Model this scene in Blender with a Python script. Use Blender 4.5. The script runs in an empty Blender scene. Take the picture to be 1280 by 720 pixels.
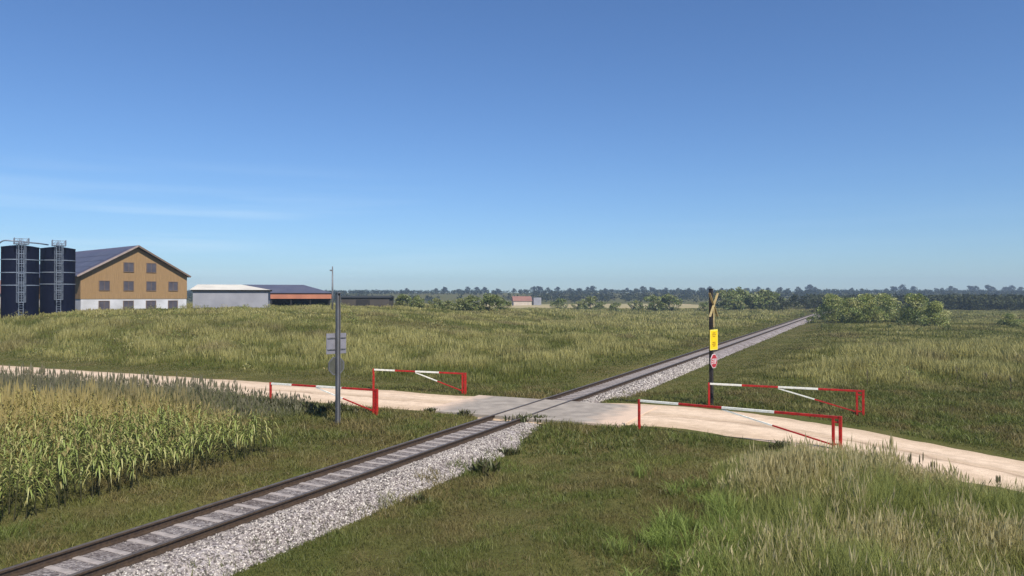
import bpy, math, random
import numpy as np
from mathutils import Vector, Matrix

rng = np.random.default_rng(7)
random.seed(7)
scene = bpy.context.scene
COL = scene.collection
PI = math.pi

# ------------------------------------------------------------------ camera
F = 930.0; CAMH = 5.5; HY = 370.0            # focal length (px of a 1280 px wide frame), eye height, horizon row
cam_d = bpy.data.cameras.new("camera")
cam = bpy.data.objects.new("camera", cam_d); COL.objects.link(cam)
cam.location = (0, 0, CAMH)
cam.rotation_euler = (math.radians(90) + math.atan(10 / F), 0, 0)
cam_d.sensor_width = 36; cam_d.lens = F / 1280 * 36
cam_d.clip_start = 0.1; cam_d.clip_end = 8000
scene.camera = cam

# ------------------------------------------------------------------ light
SUN_AZ, SUN_EL = math.radians(148), math.radians(48)
sd = Vector((math.sin(SUN_AZ) * math.cos(SUN_EL), math.cos(SUN_AZ) * math.cos(SUN_EL), math.sin(SUN_EL)))
sun_d = bpy.data.lights.new("sun", 'SUN'); sun_d.energy = 4.5; sun_d.angle = math.radians(0.5); sun_d.color = (1.0, 0.94, 0.85)
sun = bpy.data.objects.new("sun", sun_d); COL.objects.link(sun)
sun.rotation_euler = (-sd).to_track_quat('-Z', 'Y').to_euler(); sun.location = (40, -40, 60)

w = bpy.data.worlds.new("World"); scene.world = w; w.use_nodes = True
nt = w.node_tree; nt.nodes.clear()
def N(t, typ, **kw):
    n = t.nodes.new(typ)
    for k, v in kw.items(): setattr(n, k, v)
    return n
sky = N(nt, 'ShaderNodeTexSky'); sky.sky_type = 'NISHITA'; sky.sun_disc = False
sky.sun_elevation = SUN_EL; sky.sun_rotation = SUN_AZ
sky.air_density = 1.0; sky.dust_density = 0.2; sky.ozone_density = 2.0
tc = N(nt, 'ShaderNodeTexCoord')
mp = N(nt, 'ShaderNodeMapping'); mp.inputs['Scale'].default_value = (1.3, 1.3, 24)
nz = N(nt, 'ShaderNodeTexNoise'); nz.inputs['Scale'].default_value = 1.7; nz.inputs['Detail'].default_value = 5
rp = N(nt, 'ShaderNodeValToRGB'); rp.color_ramp.elements[0].position = .47; rp.color_ramp.elements[1].position = .75
sx = N(nt, 'ShaderNodeSeparateXYZ')
lo = N(nt, 'ShaderNodeMapRange'); lo.inputs['From Min'].default_value = .17; lo.inputs['From Max'].default_value = .085
lx_ = N(nt, 'ShaderNodeMapRange'); lx_.inputs['From Min'].default_value = .05; lx_.inputs['From Max'].default_value = -.40; lx_.inputs['To Min'].default_value = .12
mulx = N(nt, 'ShaderNodeMath', operation='MULTIPLY')
mul = N(nt, 'ShaderNodeMath', operation='MULTIPLY'); mul2 = N(nt, 'ShaderNodeMath', operation='MULTIPLY'); mul2.inputs[1].default_value = .42
mixc = N(nt, 'ShaderNodeMix', data_type='RGBA'); mixc.inputs['B'].default_value = (7.0, 8.6, 9.8, 1)
hsv = N(nt, 'ShaderNodeMix', data_type='RGBA'); hsv.blend_type = 'MULTIPLY'; hsv.inputs['Factor'].default_value = 1; hsv.inputs['B'].default_value = (.585, .79, 1.08, 1)
bg = N(nt, 'ShaderNodeBackground'); bg.inputs['Strength'].default_value = 0.078
wo = N(nt, 'ShaderNodeOutputWorld')
L = nt.links.new
L(tc.outputs['Generated'], mp.inputs['Vector']); L(mp.outputs[0], nz.inputs['Vector']); L(nz.outputs['Fac'], rp.inputs['Fac'])
L(tc.outputs['Generated'], sx.inputs[0]); L(sx.outputs['Z'], lo.inputs['Value'])
L(sx.outputs['X'], lx_.inputs['Value']); L(lo.outputs[0], mulx.inputs[0]); L(lx_.outputs[0], mulx.inputs[1])
L(rp.outputs['Color'], mul.inputs[0]); L(mulx.outputs[0], mul.inputs[1]); L(mul.outputs[0], mul2.inputs[0])
L(sky.outputs[0], hsv.inputs['A']); L(hsv.outputs['Result'], mixc.inputs['A']); L(mul2.outputs[0], mixc.inputs['Factor'])
L(mixc.outputs['Result'], bg.inputs['Color']); L(bg.outputs[0], wo.inputs[0])

vs = scene.view_settings
vs.view_transform = 'Standard'; vs.look = 'None'; vs.gamma = 1; vs.use_curve_mapping = False; vs.exposure = 0.55

# ------------------------------------------------------------------ materials
def pm(name, c1, c2=None, scale=4.0, rough=.8, bump=0.0, bscale=None, metallic=0.0, detail=5, lo=.35, hi=.65, stretch=None, spec=.3):
    m = bpy.data.materials.new(name); m.use_nodes = True
    t = m.node_tree; b = t.nodes['Principled BSDF']
    b.inputs['Roughness'].default_value = rough; b.inputs['Metallic'].default_value = metallic
    b.inputs['Specular IOR Level'].default_value = spec
    if c2 is None: c2 = tuple(x * .8 for x in c1)
    co = N(t, 'ShaderNodeTexCoord'); src = co.outputs['Object']
    if stretch:
        mm = N(t, 'ShaderNodeMapping'); mm.inputs['Scale'].default_value = stretch
        t.links.new(src, mm.inputs[0]); src = mm.outputs[0]
    n = N(t, 'ShaderNodeTexNoise'); n.inputs['Scale'].default_value = scale; n.inputs['Detail'].default_value = detail
    t.links.new(src, n.inputs['Vector'])
    r = N(t, 'ShaderNodeValToRGB'); r.color_ramp.elements[0].position = lo; r.color_ramp.elements[1].position = hi
    r.color_ramp.elements[0].color = (*c1, 1); r.color_ramp.elements[1].color = (*c2, 1)
    t.links.new(n.outputs['Fac'], r.inputs['Fac']); t.links.new(r.outputs['Color'], b.inputs['Base Color'])
    if bump:
        n2 = N(t, 'ShaderNodeTexNoise'); n2.inputs['Scale'].default_value = bscale or scale * 5; n2.inputs['Detail'].default_value = 6
        t.links.new(src, n2.inputs['Vector'])
        bp = N(t, 'ShaderNodeBump'); bp.inputs['Strength'].default_value = bump; bp.inputs['Distance'].default_value = .03
        t.links.new(n2.outputs['Fac'], bp.inputs['Height']); t.links.new(bp.outputs[0], b.inputs['Normal'])
    return m

def leaf_mat(name, trans=.3, gloss=.03):
    m = bpy.data.materials.new(name); m.use_nodes = True
    t = m.node_tree; t.nodes.clear()
    a = N(t, 'ShaderNodeAttribute', attribute_name='Col')
    d = N(t, 'ShaderNodeBsdfDiffuse'); tr = N(t, 'ShaderNodeBsdfTranslucent'); g = N(t, 'ShaderNodeBsdfGlossy')
    g.inputs['Roughness'].default_value = .45; g.inputs['Color'].default_value = (.8, .8, .75, 1)
    m1 = N(t, 'ShaderNodeMixShader'); m1.inputs[0].default_value = trans
    m2 = N(t, 'ShaderNodeMixShader'); m2.inputs[0].default_value = gloss
    o = N(t, 'ShaderNodeOutputMaterial')
    l = t.links.new
    l(a.outputs['Color'], d.inputs['Color']); l(a.outputs['Color'], tr.inputs['Color'])
    l(d.outputs[0], m1.inputs[1]); l(tr.outputs[0], m1.inputs[2]); l(m1.outputs[0], m2.inputs[1]); l(g.outputs[0], m2.inputs[2])
    l(m2.outputs[0], o.inputs[0])
    return m

M = {}
M['leaf'] = leaf_mat('leaf'); M['grass'] = leaf_mat('grass_blade', .42, .015); M['maize'] = leaf_mat('maize_leaf', .3, .02)
M['far_leaf'] = leaf_mat('far_leaf', .2, 0.0); M['stone'] = leaf_mat('stone_chip', 0, .01)
M['red'] = pm('red_paint', (.46, .020, .013), (.27, .018, .013), 7, .5, .2)
M['white'] = pm('white_paint', (.84, .82, .74), (.66, .63, .53), 9, .5, .15)
M['galv'] = pm('galvanised_steel', (.10, .10, .105), (.17, .17, .18), 6, .5, .1, metallic=.2, stretch=(1, 1, .2))
M['signback'] = pm('sign_back', (.165, .16, .185), (.205, .20, .225), 3, .6, .05)
M['octback'] = pm('dull_sign_back', (.06, .062, .05), (.085, .085, .07), 3, .6, .05)
M['black'] = pm('dark_post', (.022, .017, .016), (.035, .03, .028), 5, .6, .1)
M['yellow'] = pm('yellow_sign', (.80, .56, .01), (.74, .50, .01), 5, .5)
M['yellow_edge'] = pm('yellow_edge', (.85, .72, .12), None, 5, .5)
M['ochre_ink'] = pm('ochre_print', (.42, .26, .01), None, 5, .5)
M['signred'] = pm('sign_red', (.38, .03, .04), (.32, .03, .04), 5, .5)
M['signwhite'] = pm('sign_white', (.70, .60, .60), None, 5, .5)
M['cross'] = pm('weathered_cross', (.46, .36, .16), (.34, .26, .13), 6, .6)
M['rust'] = pm('rusty_rail', (.044, .030, .021), (.070, .047, .031), 12, .6, .3, stretch=(1, 1, 1))
M['railhead'] = pm('worn_rail_head', (.16, .13, .10), (.10, .075, .055), 3, .42, .1, metallic=.35)
M['concrete'] = pm('sleeper_concrete', (.36, .315, .29), (.26, .23, .21), 5, .9, .4, 40)
M['wood'] = pm('larch_cladding', (.285, .18, .085), (.215, .135, .062), 2.5, .8, .2, stretch=(6, 6, .25))
M['plaster'] = pm('white_plaster', (.50, .50, .52), (.38, .38, .39), .6, .9)
M['greyplaster'] = pm('grey_plaster', (.27, .27, .295), (.22, .22, .245), .5, .9)
M['tile'] = pm('solar_tile', (.075, .072, .105), (.09, .083, .115), .4, .5, .0, spec=.3)
M['tileb'] = pm('blue_slate', (.070, .074, .108), (.085, .088, .12), .4, .5)
M['verge'] = pm('verge_board', (.32, .25, .22), None, 2, .8)
M['glass'] = pm('window_glass', (.060, .054, .066), (.085, .078, .09), 1, .35, spec=.3)
M['frame'] = pm('window_frame', (.16, .11, .08), None, 3, .7)
M['silo'] = pm('navy_silo', (.0035, .0045, .0150), (.0045, .006, .018), .7, .7, .05, spec=.08)
M['steel'] = pm('pale_steel', (.22, .25, .30), (.17, .20, .25), 3, .45, .05, metallic=.3)
M['sheet'] = pm('pale_roof_sheet', (.58, .545, .47), (.48, .45, .39), .4, .7)
M['orange'] = pm('orange_fascia', (.42, .165, .095), (.35, .135, .08), .5, .8)
M['dark'] = pm('dark_timber', (.022, .021, .022), (.032, .030, .028), 1.5, .9)
M['darkwall'] = pm('dark_wall', (.055, .048, .042), (.075, .065, .055), .3, .9, stretch=(1, 1, .3))
M['darkroof'] = pm('dark_roof', (.035, .038, .035), None, 1, .8)
M['redroof'] = pm('red_roof', (.24, .12, .09), (.20, .10, .08), .4, .8)
M['cream'] = pm('cream_wall', (.50, .42, .34), None, 1, .9)
M['bark'] = pm('bark', (.07, .055, .04), (.11, .09, .065), 5, .95, .4)
M['tan'] = pm('stubble', (.36, .28, .15), (.26, .23, .10), .03, 1)

# ground
def ground_mat():
    m = bpy.data.materials.new('ground_earth'); m.use_nodes = True
    t = m.node_tree; b = t.nodes['Principled BSDF']; b.inputs['Roughness'].default_value = 1; b.inputs['Specular IOR Level'].default_value = .05
    co = N(t, 'ShaderNodeTexCoord')
    def noise(s, det=5):
        n = N(t, 'ShaderNodeTexNoise'); n.inputs['Scale'].default_value = s; n.inputs['Detail'].default_value = det
        t.links.new(co.outputs['Object'], n.inputs['Vector']); return n.outputs['Fac']
    def ramp(f, a, c, lo=.4, hi=.62):
        r = N(t, 'ShaderNodeValToRGB'); r.color_ramp.elements[0].position = lo; r.color_ramp.elements[1].position = hi
        r.color_ramp.elements[0].color = (*a, 1); r.color_ramp.elements[1].color = (*c, 1); t.links.new(f, r.inputs['Fac']); return r.outputs['Color']
    a = ramp(noise(.35, 8), (.070, .078, .020), (.130, .104, .042))
    c = ramp(noise(.05, 6), (.095, .104, .028), (.140, .122, .046))
    x = N(t, 'ShaderNodeMix', data_type='RGBA'); x.inputs['Factor'].default_value = .5
    t.links.new(a, x.inputs['A']); t.links.new(c, x.inputs['B'])
    y = N(t, 'ShaderNodeMix', data_type='RGBA'); y.blend_type = 'MULTIPLY'; y.inputs['Factor'].default_value = .6
    t.links.new(x.outputs['Result'], y.inputs['A']); t.links.new(ramp(noise(9, 6), (.5, .5, .5), (1.15, 1.15, 1.1), .3, .7), y.inputs['B'])
    t.links.new(y.outputs['Result'], b.inputs['Base Color'])
    bp = N(t, 'ShaderNodeBump'); bp.inputs['Strength'].default_value = .6; bp.inputs['Distance'].default_value = .08
    t.links.new(noise(14, 6), bp.inputs['Height']); t.links.new(bp.outputs[0], b.inputs['Normal'])
    return m
M['ground'] = ground_mat()

def road_mat():
    m = bpy.data.materials.new('sandy_road'); m.use_nodes = True
    t = m.node_tree; b = t.nodes['Principled BSDF']; b.inputs['Roughness'].default_value = .95; b.inputs['Specular IOR Level'].default_value = .1
    uv = N(t, 'ShaderNodeAttribute', attribute_name='UVr')
    sp = N(t, 'ShaderNodeSeparateXYZ'); t.links.new(uv.outputs['Vector'], sp.inputs[0])
    co = N(t, 'ShaderNodeTexCoord')
    mp = N(t, 'ShaderNodeMapping'); mp.inputs['Scale'].default_value = (.30, 1.5, 1); t.links.new(uv.outputs['Vector'], mp.inputs[0])
    n1 = N(t, 'ShaderNodeTexNoise'); n1.inputs['Scale'].default_value = 1.0; n1.inputs['Detail'].default_value = 8; n1.inputs['Roughness'].default_value = .6
    t.links.new(mp.outputs[0], n1.inputs['Vector'])
    r1 = N(t, 'ShaderNodeValToRGB'); e = r1.color_ramp.elements
    e[0].position = .26; e[0].color = (.43, .34, .25, 1); e[1].position = .48; e[1].color = (.62, .492, .365, 1)
    t.links.new(n1.outputs['Fac'], r1.inputs['Fac'])
    n2 = N(t, 'ShaderNodeTexNoise'); n2.inputs['Scale'].default_value = 2.2; n2.inputs['Detail'].default_value = 9; n2.inputs['Roughness'].default_value = .7
    t.links.new(co.outputs['Object'], n2.inputs['Vector'])
    r2 = N(t, 'ShaderNodeValToRGB'); r2.color_ramp.elements[0].position = .3; r2.color_ramp.elements[1].position = .65
    r2.color_ramp.elements[0].color = (.80, .77, .74, 1); r2.color_ramp.elements[1].color = (1.06, 1.05, 1.04, 1)
    t.links.new(n2.outputs['Fac'], r2.inputs['Fac'])
    x = N(t, 'ShaderNodeMix', data_type='RGBA'); x.blend_type = 'MULTIPLY'; x.inputs['Factor'].default_value = 1
    t.links.new(r1.outputs['Color'], x.inputs['A']); t.links.new(r2.outputs['Color'], x.inputs['B'])
    # the narrow worn crease that wanders along the middle of the road
    wv = N(t, 'ShaderNodeTexNoise'); wv.inputs['Scale'].default_value = .25; wv.inputs['Detail'].default_value = 4
    t.links.new(co.outputs['Object'], wv.inputs['Vector'])
    ad = N(t, 'ShaderNodeMath', operation='MULTIPLY_ADD'); ad.inputs[1].default_value = 2.6; t.links.new(wv.outputs['Fac'], ad.inputs[0]); t.links.new(sp.outputs['Y'], ad.inputs[2])
    sb = N(t, 'ShaderNodeMath', operation='SUBTRACT'); sb.inputs[1].default_value = 1.0; t.links.new(ad.outputs[0], sb.inputs[0])
    ab = N(t, 'ShaderNodeMath', operation='ABSOLUTE'); t.links.new(sb.outputs[0], ab.inputs[0])
    cr = N(t, 'ShaderNodeValToRGB'); cr.color_ramp.elements[0].position = .02; cr.color_ramp.elements[1].position = .16
    cr.color_ramp.elements[0].color = (.42, .36, .32, 1); cr.color_ramp.elements[1].color = (1, 1, 1, 1); t.links.new(ab.outputs[0], cr.inputs['Fac'])
    z = N(t, 'ShaderNodeMix', data_type='RGBA'); z.blend_type = 'MULTIPLY'
    t.links.new(n2.outputs['Fac'], z.inputs['Factor']); t.links.new(x.outputs['Result'], z.inputs['A']); t.links.new(cr.outputs['Color'], z.inputs['B'])
    # two compacted wheel tracks either side of a dustier middle
    yn = N(t, 'ShaderNodeMath', operation='MULTIPLY_ADD'); yn.inputs[1].default_value = 1.1; t.links.new(wv.outputs['Fac'], yn.inputs[0]); t.links.new(sp.outputs['Y'], yn.inputs[2])
    ya = N(t, 'ShaderNodeMath', operation='SUBTRACT'); ya.inputs[1].default_value = .55; t.links.new(yn.outputs[0], ya.inputs[0])
    yb = N(t, 'ShaderNodeMath', operation='ABSOLUTE'); t.links.new(ya.outputs[0], yb.inputs[0])
    tr = N(t, 'ShaderNodeValToRGB'); tr.color_ramp.elements[0].position = 0; tr.color_ramp.elements[0].color = (.84, .81, .76, 1); tr.color_ramp.elements[1].position = 1; tr.color_ramp.elements[1].color = (.80, .77, .72, 1)
    for ps, cv in ((.13, (.98, .97, .96)), (.22, (1.05, 1.04, 1.03)), (.46, (1.05, 1.04, 1.03)), (.62, (.93, .91, .88))):
        el = tr.color_ramp.elements.new(ps); el.color = (*cv, 1)
    yd = N(t, 'ShaderNodeMath', operation='MULTIPLY'); yd.inputs[1].default_value = .34; t.links.new(yb.outputs[0], yd.inputs[0]); t.links.new(yd.outputs[0], tr.inputs['Fac'])
    n3 = N(t, 'ShaderNodeTexNoise'); n3.inputs['Scale'].default_value = 22; n3.inputs['Detail'].default_value = 4; t.links.new(co.outputs['Object'], n3.inputs['Vector'])
    r3 = N(t, 'ShaderNodeValToRGB'); r3.color_ramp.elements[0].position = .30; r3.color_ramp.elements[0].color = (.66, .64, .62, 1); r3.color_ramp.elements[1].position = .46; r3.color_ramp.elements[1].color = (1, 1, 1, 1); t.links.new(n3.outputs['Fac'], r3.inputs['Fac'])
    w1 = N(t, 'ShaderNodeMix', data_type='RGBA'); w1.blend_type = 'MULTIPLY'; w1.inputs['Factor'].default_value = 1; t.links.new(z.outputs['Result'], w1.inputs['A']); t.links.new(tr.outputs['Color'], w1.inputs['B'])
    w2 = N(t, 'ShaderNodeMix', data_type='RGBA'); w2.blend_type = 'MULTIPLY'; w2.inputs['Factor'].default_value = .8; t.links.new(w1.outputs['Result'], w2.inputs['A']); t.links.new(r3.outputs['Color'], w2.inputs['B'])
    t.links.new(w2.outputs['Result'], b.inputs['Base Color'])
    bp = N(t, 'ShaderNodeBump'); bp.inputs['Strength'].default_value = .35; bp.inputs['Distance'].default_value = .05
    t.links.new(n2.outputs['Fac'], bp.inputs['Height']); t.links.new(bp.outputs[0], b.inputs['Normal'])
    return m
M['road'] = road_mat()

def slab_mat():
    m = pm('crossing_concrete', (.34, .295, .245), (.225, .195, .162), 1.2, .9, .3, 30, detail=10)
    t = m.node_tree; b = t.nodes['Principled BSDF']; src = b.inputs['Base Color'].links[0].from_socket
    co = N(t, 'ShaderNodeTexCoord'); sp = N(t, 'ShaderNodeSeparateXYZ'); t.links.new(co.outputs['Object'], sp.inputs[0])
    ab = N(t, 'ShaderNodeMath', operation='ABSOLUTE'); t.links.new(sp.outputs['X'], ab.inputs[0])
    n = N(t, 'ShaderNodeTexNoise'); n.inputs['Scale'].default_value = 1.1; n.inputs['Detail'].default_value = 7; t.links.new(co.outputs['Object'], n.inputs['Vector'])
    ma = N(t, 'ShaderNodeMath', operation='MULTIPLY_ADD'); ma.inputs[1].default_value = 2.4; t.links.new(n.outputs['Fac'], ma.inputs[0]); t.links.new(ab.outputs[0], ma.inputs[2])
    mr = N(t, 'ShaderNodeMapRange'); mr.inputs['From Min'].default_value = 4.6; mr.inputs['From Max'].default_value = 6.0; t.links.new(ma.outputs[0], mr.inputs['Value'])
    x = N(t, 'ShaderNodeMix', data_type='RGBA'); x.inputs['B'].default_value = (.56, .42, .31, 1)
    t.links.new(mr.outputs[0], x.inputs['Factor']); t.links.new(src, x.inputs['A']); t.links.new(x.outputs['Result'], b.inputs['Base Color'])
    return m
M['slab'] = slab_mat()

def ballast_mat():
    m = bpy.data.materials.new('ballast'); m.use_nodes = True
    t = m.node_tree; b = t.nodes['Principled BSDF']; b.inputs['Roughness'].default_value = .95; b.inputs['Specular IOR Level'].default_value = .1
    co = N(t, 'ShaderNodeTexCoord')
    v = N(t, 'ShaderNodeTexVoronoi'); v.inputs['Scale'].default_value = 15; t.links.new(co.outputs['Object'], v.inputs['Vector'])
    sp = N(t, 'ShaderNodeSeparateColor'); t.links.new(v.outputs['Color'], sp.inputs[0])
    r = N(t, 'ShaderNodeValToRGB'); r.color_ramp.elements[0].color = (.14, .12, .115, 1); r.color_ramp.elements[1].color = (.40, .37, .355, 1)
    t.links.new(sp.outputs[0], r.inputs['Fac'])
    n = N(t, 'ShaderNodeTexNoise'); n.inputs['Scale'].default_value = .8; n.inputs['Detail'].default_value = 6; t.links.new(co.outputs['Object'], n.inputs['Vector'])
    r2 = N(t, 'ShaderNodeValToRGB'); r2.color_ramp.elements[0].position = .35; r2.color_ramp.elements[1].position = .65
    r2.color_ramp.elements[0].color = (.75, .70, .68, 1); r2.color_ramp.elements[1].color = (1.1, 1.08, 1.08, 1); t.links.new(n.outputs['Fac'], r2.inputs['Fac'])
    x = N(t, 'ShaderNodeMix', data_type='RGBA'); x.blend_type = 'MULTIPLY'; x.inputs['Factor'].default_value = 1
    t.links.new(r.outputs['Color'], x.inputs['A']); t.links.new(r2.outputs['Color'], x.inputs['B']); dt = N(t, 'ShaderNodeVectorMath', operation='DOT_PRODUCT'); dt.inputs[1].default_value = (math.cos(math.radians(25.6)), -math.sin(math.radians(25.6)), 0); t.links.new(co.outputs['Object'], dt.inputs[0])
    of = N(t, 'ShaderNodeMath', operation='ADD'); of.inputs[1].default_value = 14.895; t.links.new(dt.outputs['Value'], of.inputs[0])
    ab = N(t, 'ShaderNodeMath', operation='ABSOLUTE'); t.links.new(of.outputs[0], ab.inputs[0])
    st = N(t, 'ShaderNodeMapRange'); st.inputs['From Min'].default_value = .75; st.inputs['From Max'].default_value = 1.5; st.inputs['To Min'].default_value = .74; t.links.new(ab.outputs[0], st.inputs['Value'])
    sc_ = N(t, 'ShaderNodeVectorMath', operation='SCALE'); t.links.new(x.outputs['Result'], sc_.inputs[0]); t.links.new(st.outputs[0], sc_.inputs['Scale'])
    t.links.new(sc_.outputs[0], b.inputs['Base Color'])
    bp = N(t, 'ShaderNodeBump'); bp.inputs['Strength'].default_value = 1; bp.inputs['Distance'].default_value = .05; bp.invert = True
    t.links.new(v.outputs['Distance'], bp.inputs['Height']); t.links.new(bp.outputs[0], b.inputs['Normal'])
    return m
M['ballast'] = ballast_mat()

# ------------------------------------------------------------------ helpers
def tag(o, label=None, cat=None, group=None, kind=None):
    if label: o['label'] = label
    if cat: o['category'] = cat
    if group: o['group'] = group
    if kind: o['kind'] = kind
    return o

def empty(name, loc=(0, 0, 0), rz=0):
    o = bpy.data.objects.new(name, None); COL.objects.link(o); o.location = loc; o.rotation_euler = (0, 0, rz); o.empty_display_size = .2
    return o

class MB:
    def __init__(s): s.v = []; s.f = []; s.mi = []; s.m = 0
    def poly(s, pts, faces):
        b = len(s.v); s.v += [tuple(p) for p in pts]
        for f in faces: s.f.append([b + i for i in f]); s.mi.append(s.m)
    def box(s, lo, hi):
        (x0, y0, z0), (x1, y1, z1) = lo, hi
        s.poly([(x0, y0, z0), (x1, y0, z0), (x1, y1, z0), (x0, y1, z0), (x0, y0, z1), (x1, y0, z1), (x1, y1, z1), (x0, y1, z1)],
               [(3, 2, 1, 0), (4, 5, 6, 7), (0, 1, 5, 4), (1, 2, 6, 5), (2, 3, 7, 6), (3, 0, 4, 7)])
    def bar(s, a, b, wd, ht=None, up=(0, 0, 1)):
        a = Vector(a); b = Vector(b); ht = ht or wd
        d = (b - a).normalized(); u = Vector(up)
        if abs(d.dot(u)) > .95: u = Vector((0, 1, 0))
        r = d.cross(u).normalized() * wd / 2; q = r.cross(d).normalized() * ht / 2
        P = [a - r - q, a + r - q, a + r + q, a - r + q, b - r - q, b + r - q, b + r + q, b - r + q]
        s.poly(P, [(0, 1, 2, 3), (7, 6, 5, 4), (0, 4, 5, 1), (1, 5, 6, 2), (2, 6, 7, 3), (3, 7, 4, 0)])
    def tube(s, pts, rad, n=8, cap=True):
        pts = [Vector(p) for p in pts]
        if not hasattr(rad, '__len__'): rad = [rad] * len(pts)
        b = len(s.v)
        for i, p in enumerate(pts):
            d = (pts[min(i + 1, len(pts) - 1)] - pts[max(i - 1, 0)]).normalized()
            u = Vector((0, 0, 1)) if abs(d.z) < .9 else Vector((1, 0, 0))
            r = d.cross(u).normalized(); q = r.cross(d).normalized()
            for k in range(n):
                a = 2 * PI * k / n; s.v.append(tuple(p + (r * math.cos(a) + q * math.sin(a)) * rad[i]))
        for i in range(len(pts) - 1):
            for k in range(n):
                k2 = (k + 1) % n
                s.f.append([b + i * n + k, b + i * n + k2, b + (i + 1) * n + k2, b + (i + 1) * n + k]); s.mi.append(s.m)
        if cap:
            s.f.append([b + k for k in range(n)][::-1]); s.mi.append(s.m)
            e = b + (len(pts) - 1) * n; s.f.append([e + k for k in range(n)]); s.mi.append(s.m)
    def prism(s, outline, a, b):            # outline of (u,z) -> thick polygon spanned along vectors
        pass
    def build(s, name, mats, parent=None, smooth=False, bevel=0):
        me = bpy.data.meshes.new(name); me.from_pydata(s.v, [], s.f); me.update()
        if not isinstance(mats, (list, tuple)): mats = [mats]
        for m in mats: me.materials.append(m)
        me.polygons.foreach_set('material_index', s.mi)
        if smooth: me.polygons.foreach_set('use_smooth', [True] * len(me.polygons))
        o = bpy.data.objects.new(name, me); COL.objects.link(o)
        if parent: o.parent = parent
        if bevel:
            md = o.modifiers.new('bevel', 'BEVEL'); md.width = bevel; md.segments = 2; md.limit_method = 'ANGLE'
        return o

def np_mesh(name, V, faces, mats, cols=None, smooth=False):
    """V (n,3); faces: list of (k,c) int arrays with c corners each"""
    me = bpy.data.meshes.new(name)
    me.vertices.add(len(V)); me.vertices.foreach_set('co', np.ascontiguousarray(V, np.float32).ravel())
    loops = np.concatenate([f.ravel() for f in faces]).astype(np.int32)
    tot = np.concatenate([np.full(len(f), f.shape[1], np.int32) for f in faces])
    start = np.concatenate([[0], np.cumsum(tot)[:-1]]).astype(np.int32)
    me.loops.add(len(loops)); me.loops.foreach_set('vertex_index', loops)
    me.polygons.add(len(tot)); me.polygons.foreach_set('loop_start', start); me.polygons.foreach_set('loop_total', tot)
    if smooth: me.polygons.foreach_set('use_smooth', np.ones(len(tot), bool))
    me.update(calc_edges=True)
    if cols is not None:
        at = me.attributes.new('Col', 'FLOAT_COLOR', 'POINT')
        c4 = np.ones((len(V), 4), np.float32); c4[:, :3] = cols; at.data.foreach_set('color', c4.ravel())
    for m in (mats if isinstance(mats, (list, tuple)) else [mats]): me.materials.append(m)
    return me
def link(name, me, parent=None):
    o = bpy.data.objects.new(name, me); COL.objects.link(o)
    if parent: o.parent = parent
    return o

# noise
def _h(i, j, seed):
    n = (i.astype(np.int64) * 374761393 + j.astype(np.int64) * 668265263 + seed * 974634777) & 0x7fffffff
    n = ((n ^ (n >> 13)) * 1274126177) & 0x7fffffff
    return ((n ^ (n >> 16)) & 0xffff) / 65535.0
def vnoise(x, y, s, seed=0):
    x = np.asarray(x, float) / s; y = np.asarray(y, float) / s
    i = np.floor(x); j = np.floor(y); u = x - i; v = y - j
    u = u * u * (3 - 2 * u); v = v * v * (3 - 2 * v)
    return (_h(i, j, seed) * (1 - u) + _h(i + 1, j, seed) * u) * (1 - v) + (_h(i, j + 1, seed) * (1 - u) + _h(i + 1, j + 1, seed) * u) * v
def fbm(x, y, s, seed=0, o=3):
    t = 0; a = .5; tot = 0
    for k in range(o): t = t + a * vnoise(x, y, s / 2 ** k, seed + k); tot += a; a *= .55
    return t / tot
def sst(a, b, x):
    t = np.clip((np.asarray(x, float) - a) / (b - a), 0, 1); return t * t * (3 - 2 * t)

# ------------------------------------------------------------------ layout: track, road, ground
TH = math.radians(25.6)
TN = np.array([math.sin(TH), math.cos(TH)])      # along the track
TE = np.array([math.cos(TH), -math.sin(TH)])     # to its right
T0 = np.array([-9.41, 14.83])                    # a point on the centre line
def track_dt(x, y):
    dx = np.asarray(x, float) - T0[0]; dy = np.asarray(y, float) - T0[1]
    return dx * TE[0] + dy * TE[1], dx * TN[0] + dy * TN[1]
def TP(d, t): return T0 + d * TE + t * TN
TC = 24.2                                        # the crossing's place along the track
def gpx(px, py, z=0.0):
    Y = F * (CAMH - z) / (py - HY); return np.array([(px - 640) / F * Y, Y])
CC = TP(0, TC)
far_e, near_e = [], []
for s_, wf, wn in ((150, 3, 3), (110, 3, 3), (80, 3.1, 3.0), (60, 3.1, 3.0), (45, 3.2, 3.1), (30, 3.3, 3.2), (20, 3.3, 3.2), (12, 3.3, 3.1), (6, 3.2, 3.0), (1, 3.1, 2.9)):
    c = CC - TE * s_
    far_e.append(c + TN * wf); near_e.append(c - TN * wn)
for p in ((740, 500.3), (805, 501.5), (870, 506), (940, 512.7), (1050, 528.7), (1162, 550), (1280, 571.4)): far_e.append(gpx(*p))
for p in ((745, 528), (805, 531.2), (867, 536.5), (938.7, 548), (1040, 566), (1140, 587), (1280, 616)): near_e.append(gpx(*p))
far_e += [np.array((21.5, 19.5)), np.array((25, 13)), np.array((28, 0)), np.array((30, -30))]
near_e += [np.array((17.8, 16.0)), np.array((20.5, 10)), np.array((23, -2)), np.array((25, -30))]
far_e = np.array(far_e); near_e = np.array(near_e)
def dense(P, n):
    out = []
    for a, b in zip(P[:-1], P[1:]):
        for k in range(n): out.append(a + (b - a) * k / n)
    out.append(P[-1]); out = np.array(out)
    for _ in range(40): out[1:-1] = .25 * out[:-2] + .5 * out[1:-1] + .25 * out[2:]
    return out
FE = dense(far_e, 24); NE = dense(near_e, 24); RC = (FE + NE) / 2; RW = np.linalg.norm(FE - NE, axis=1) / 2
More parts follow.
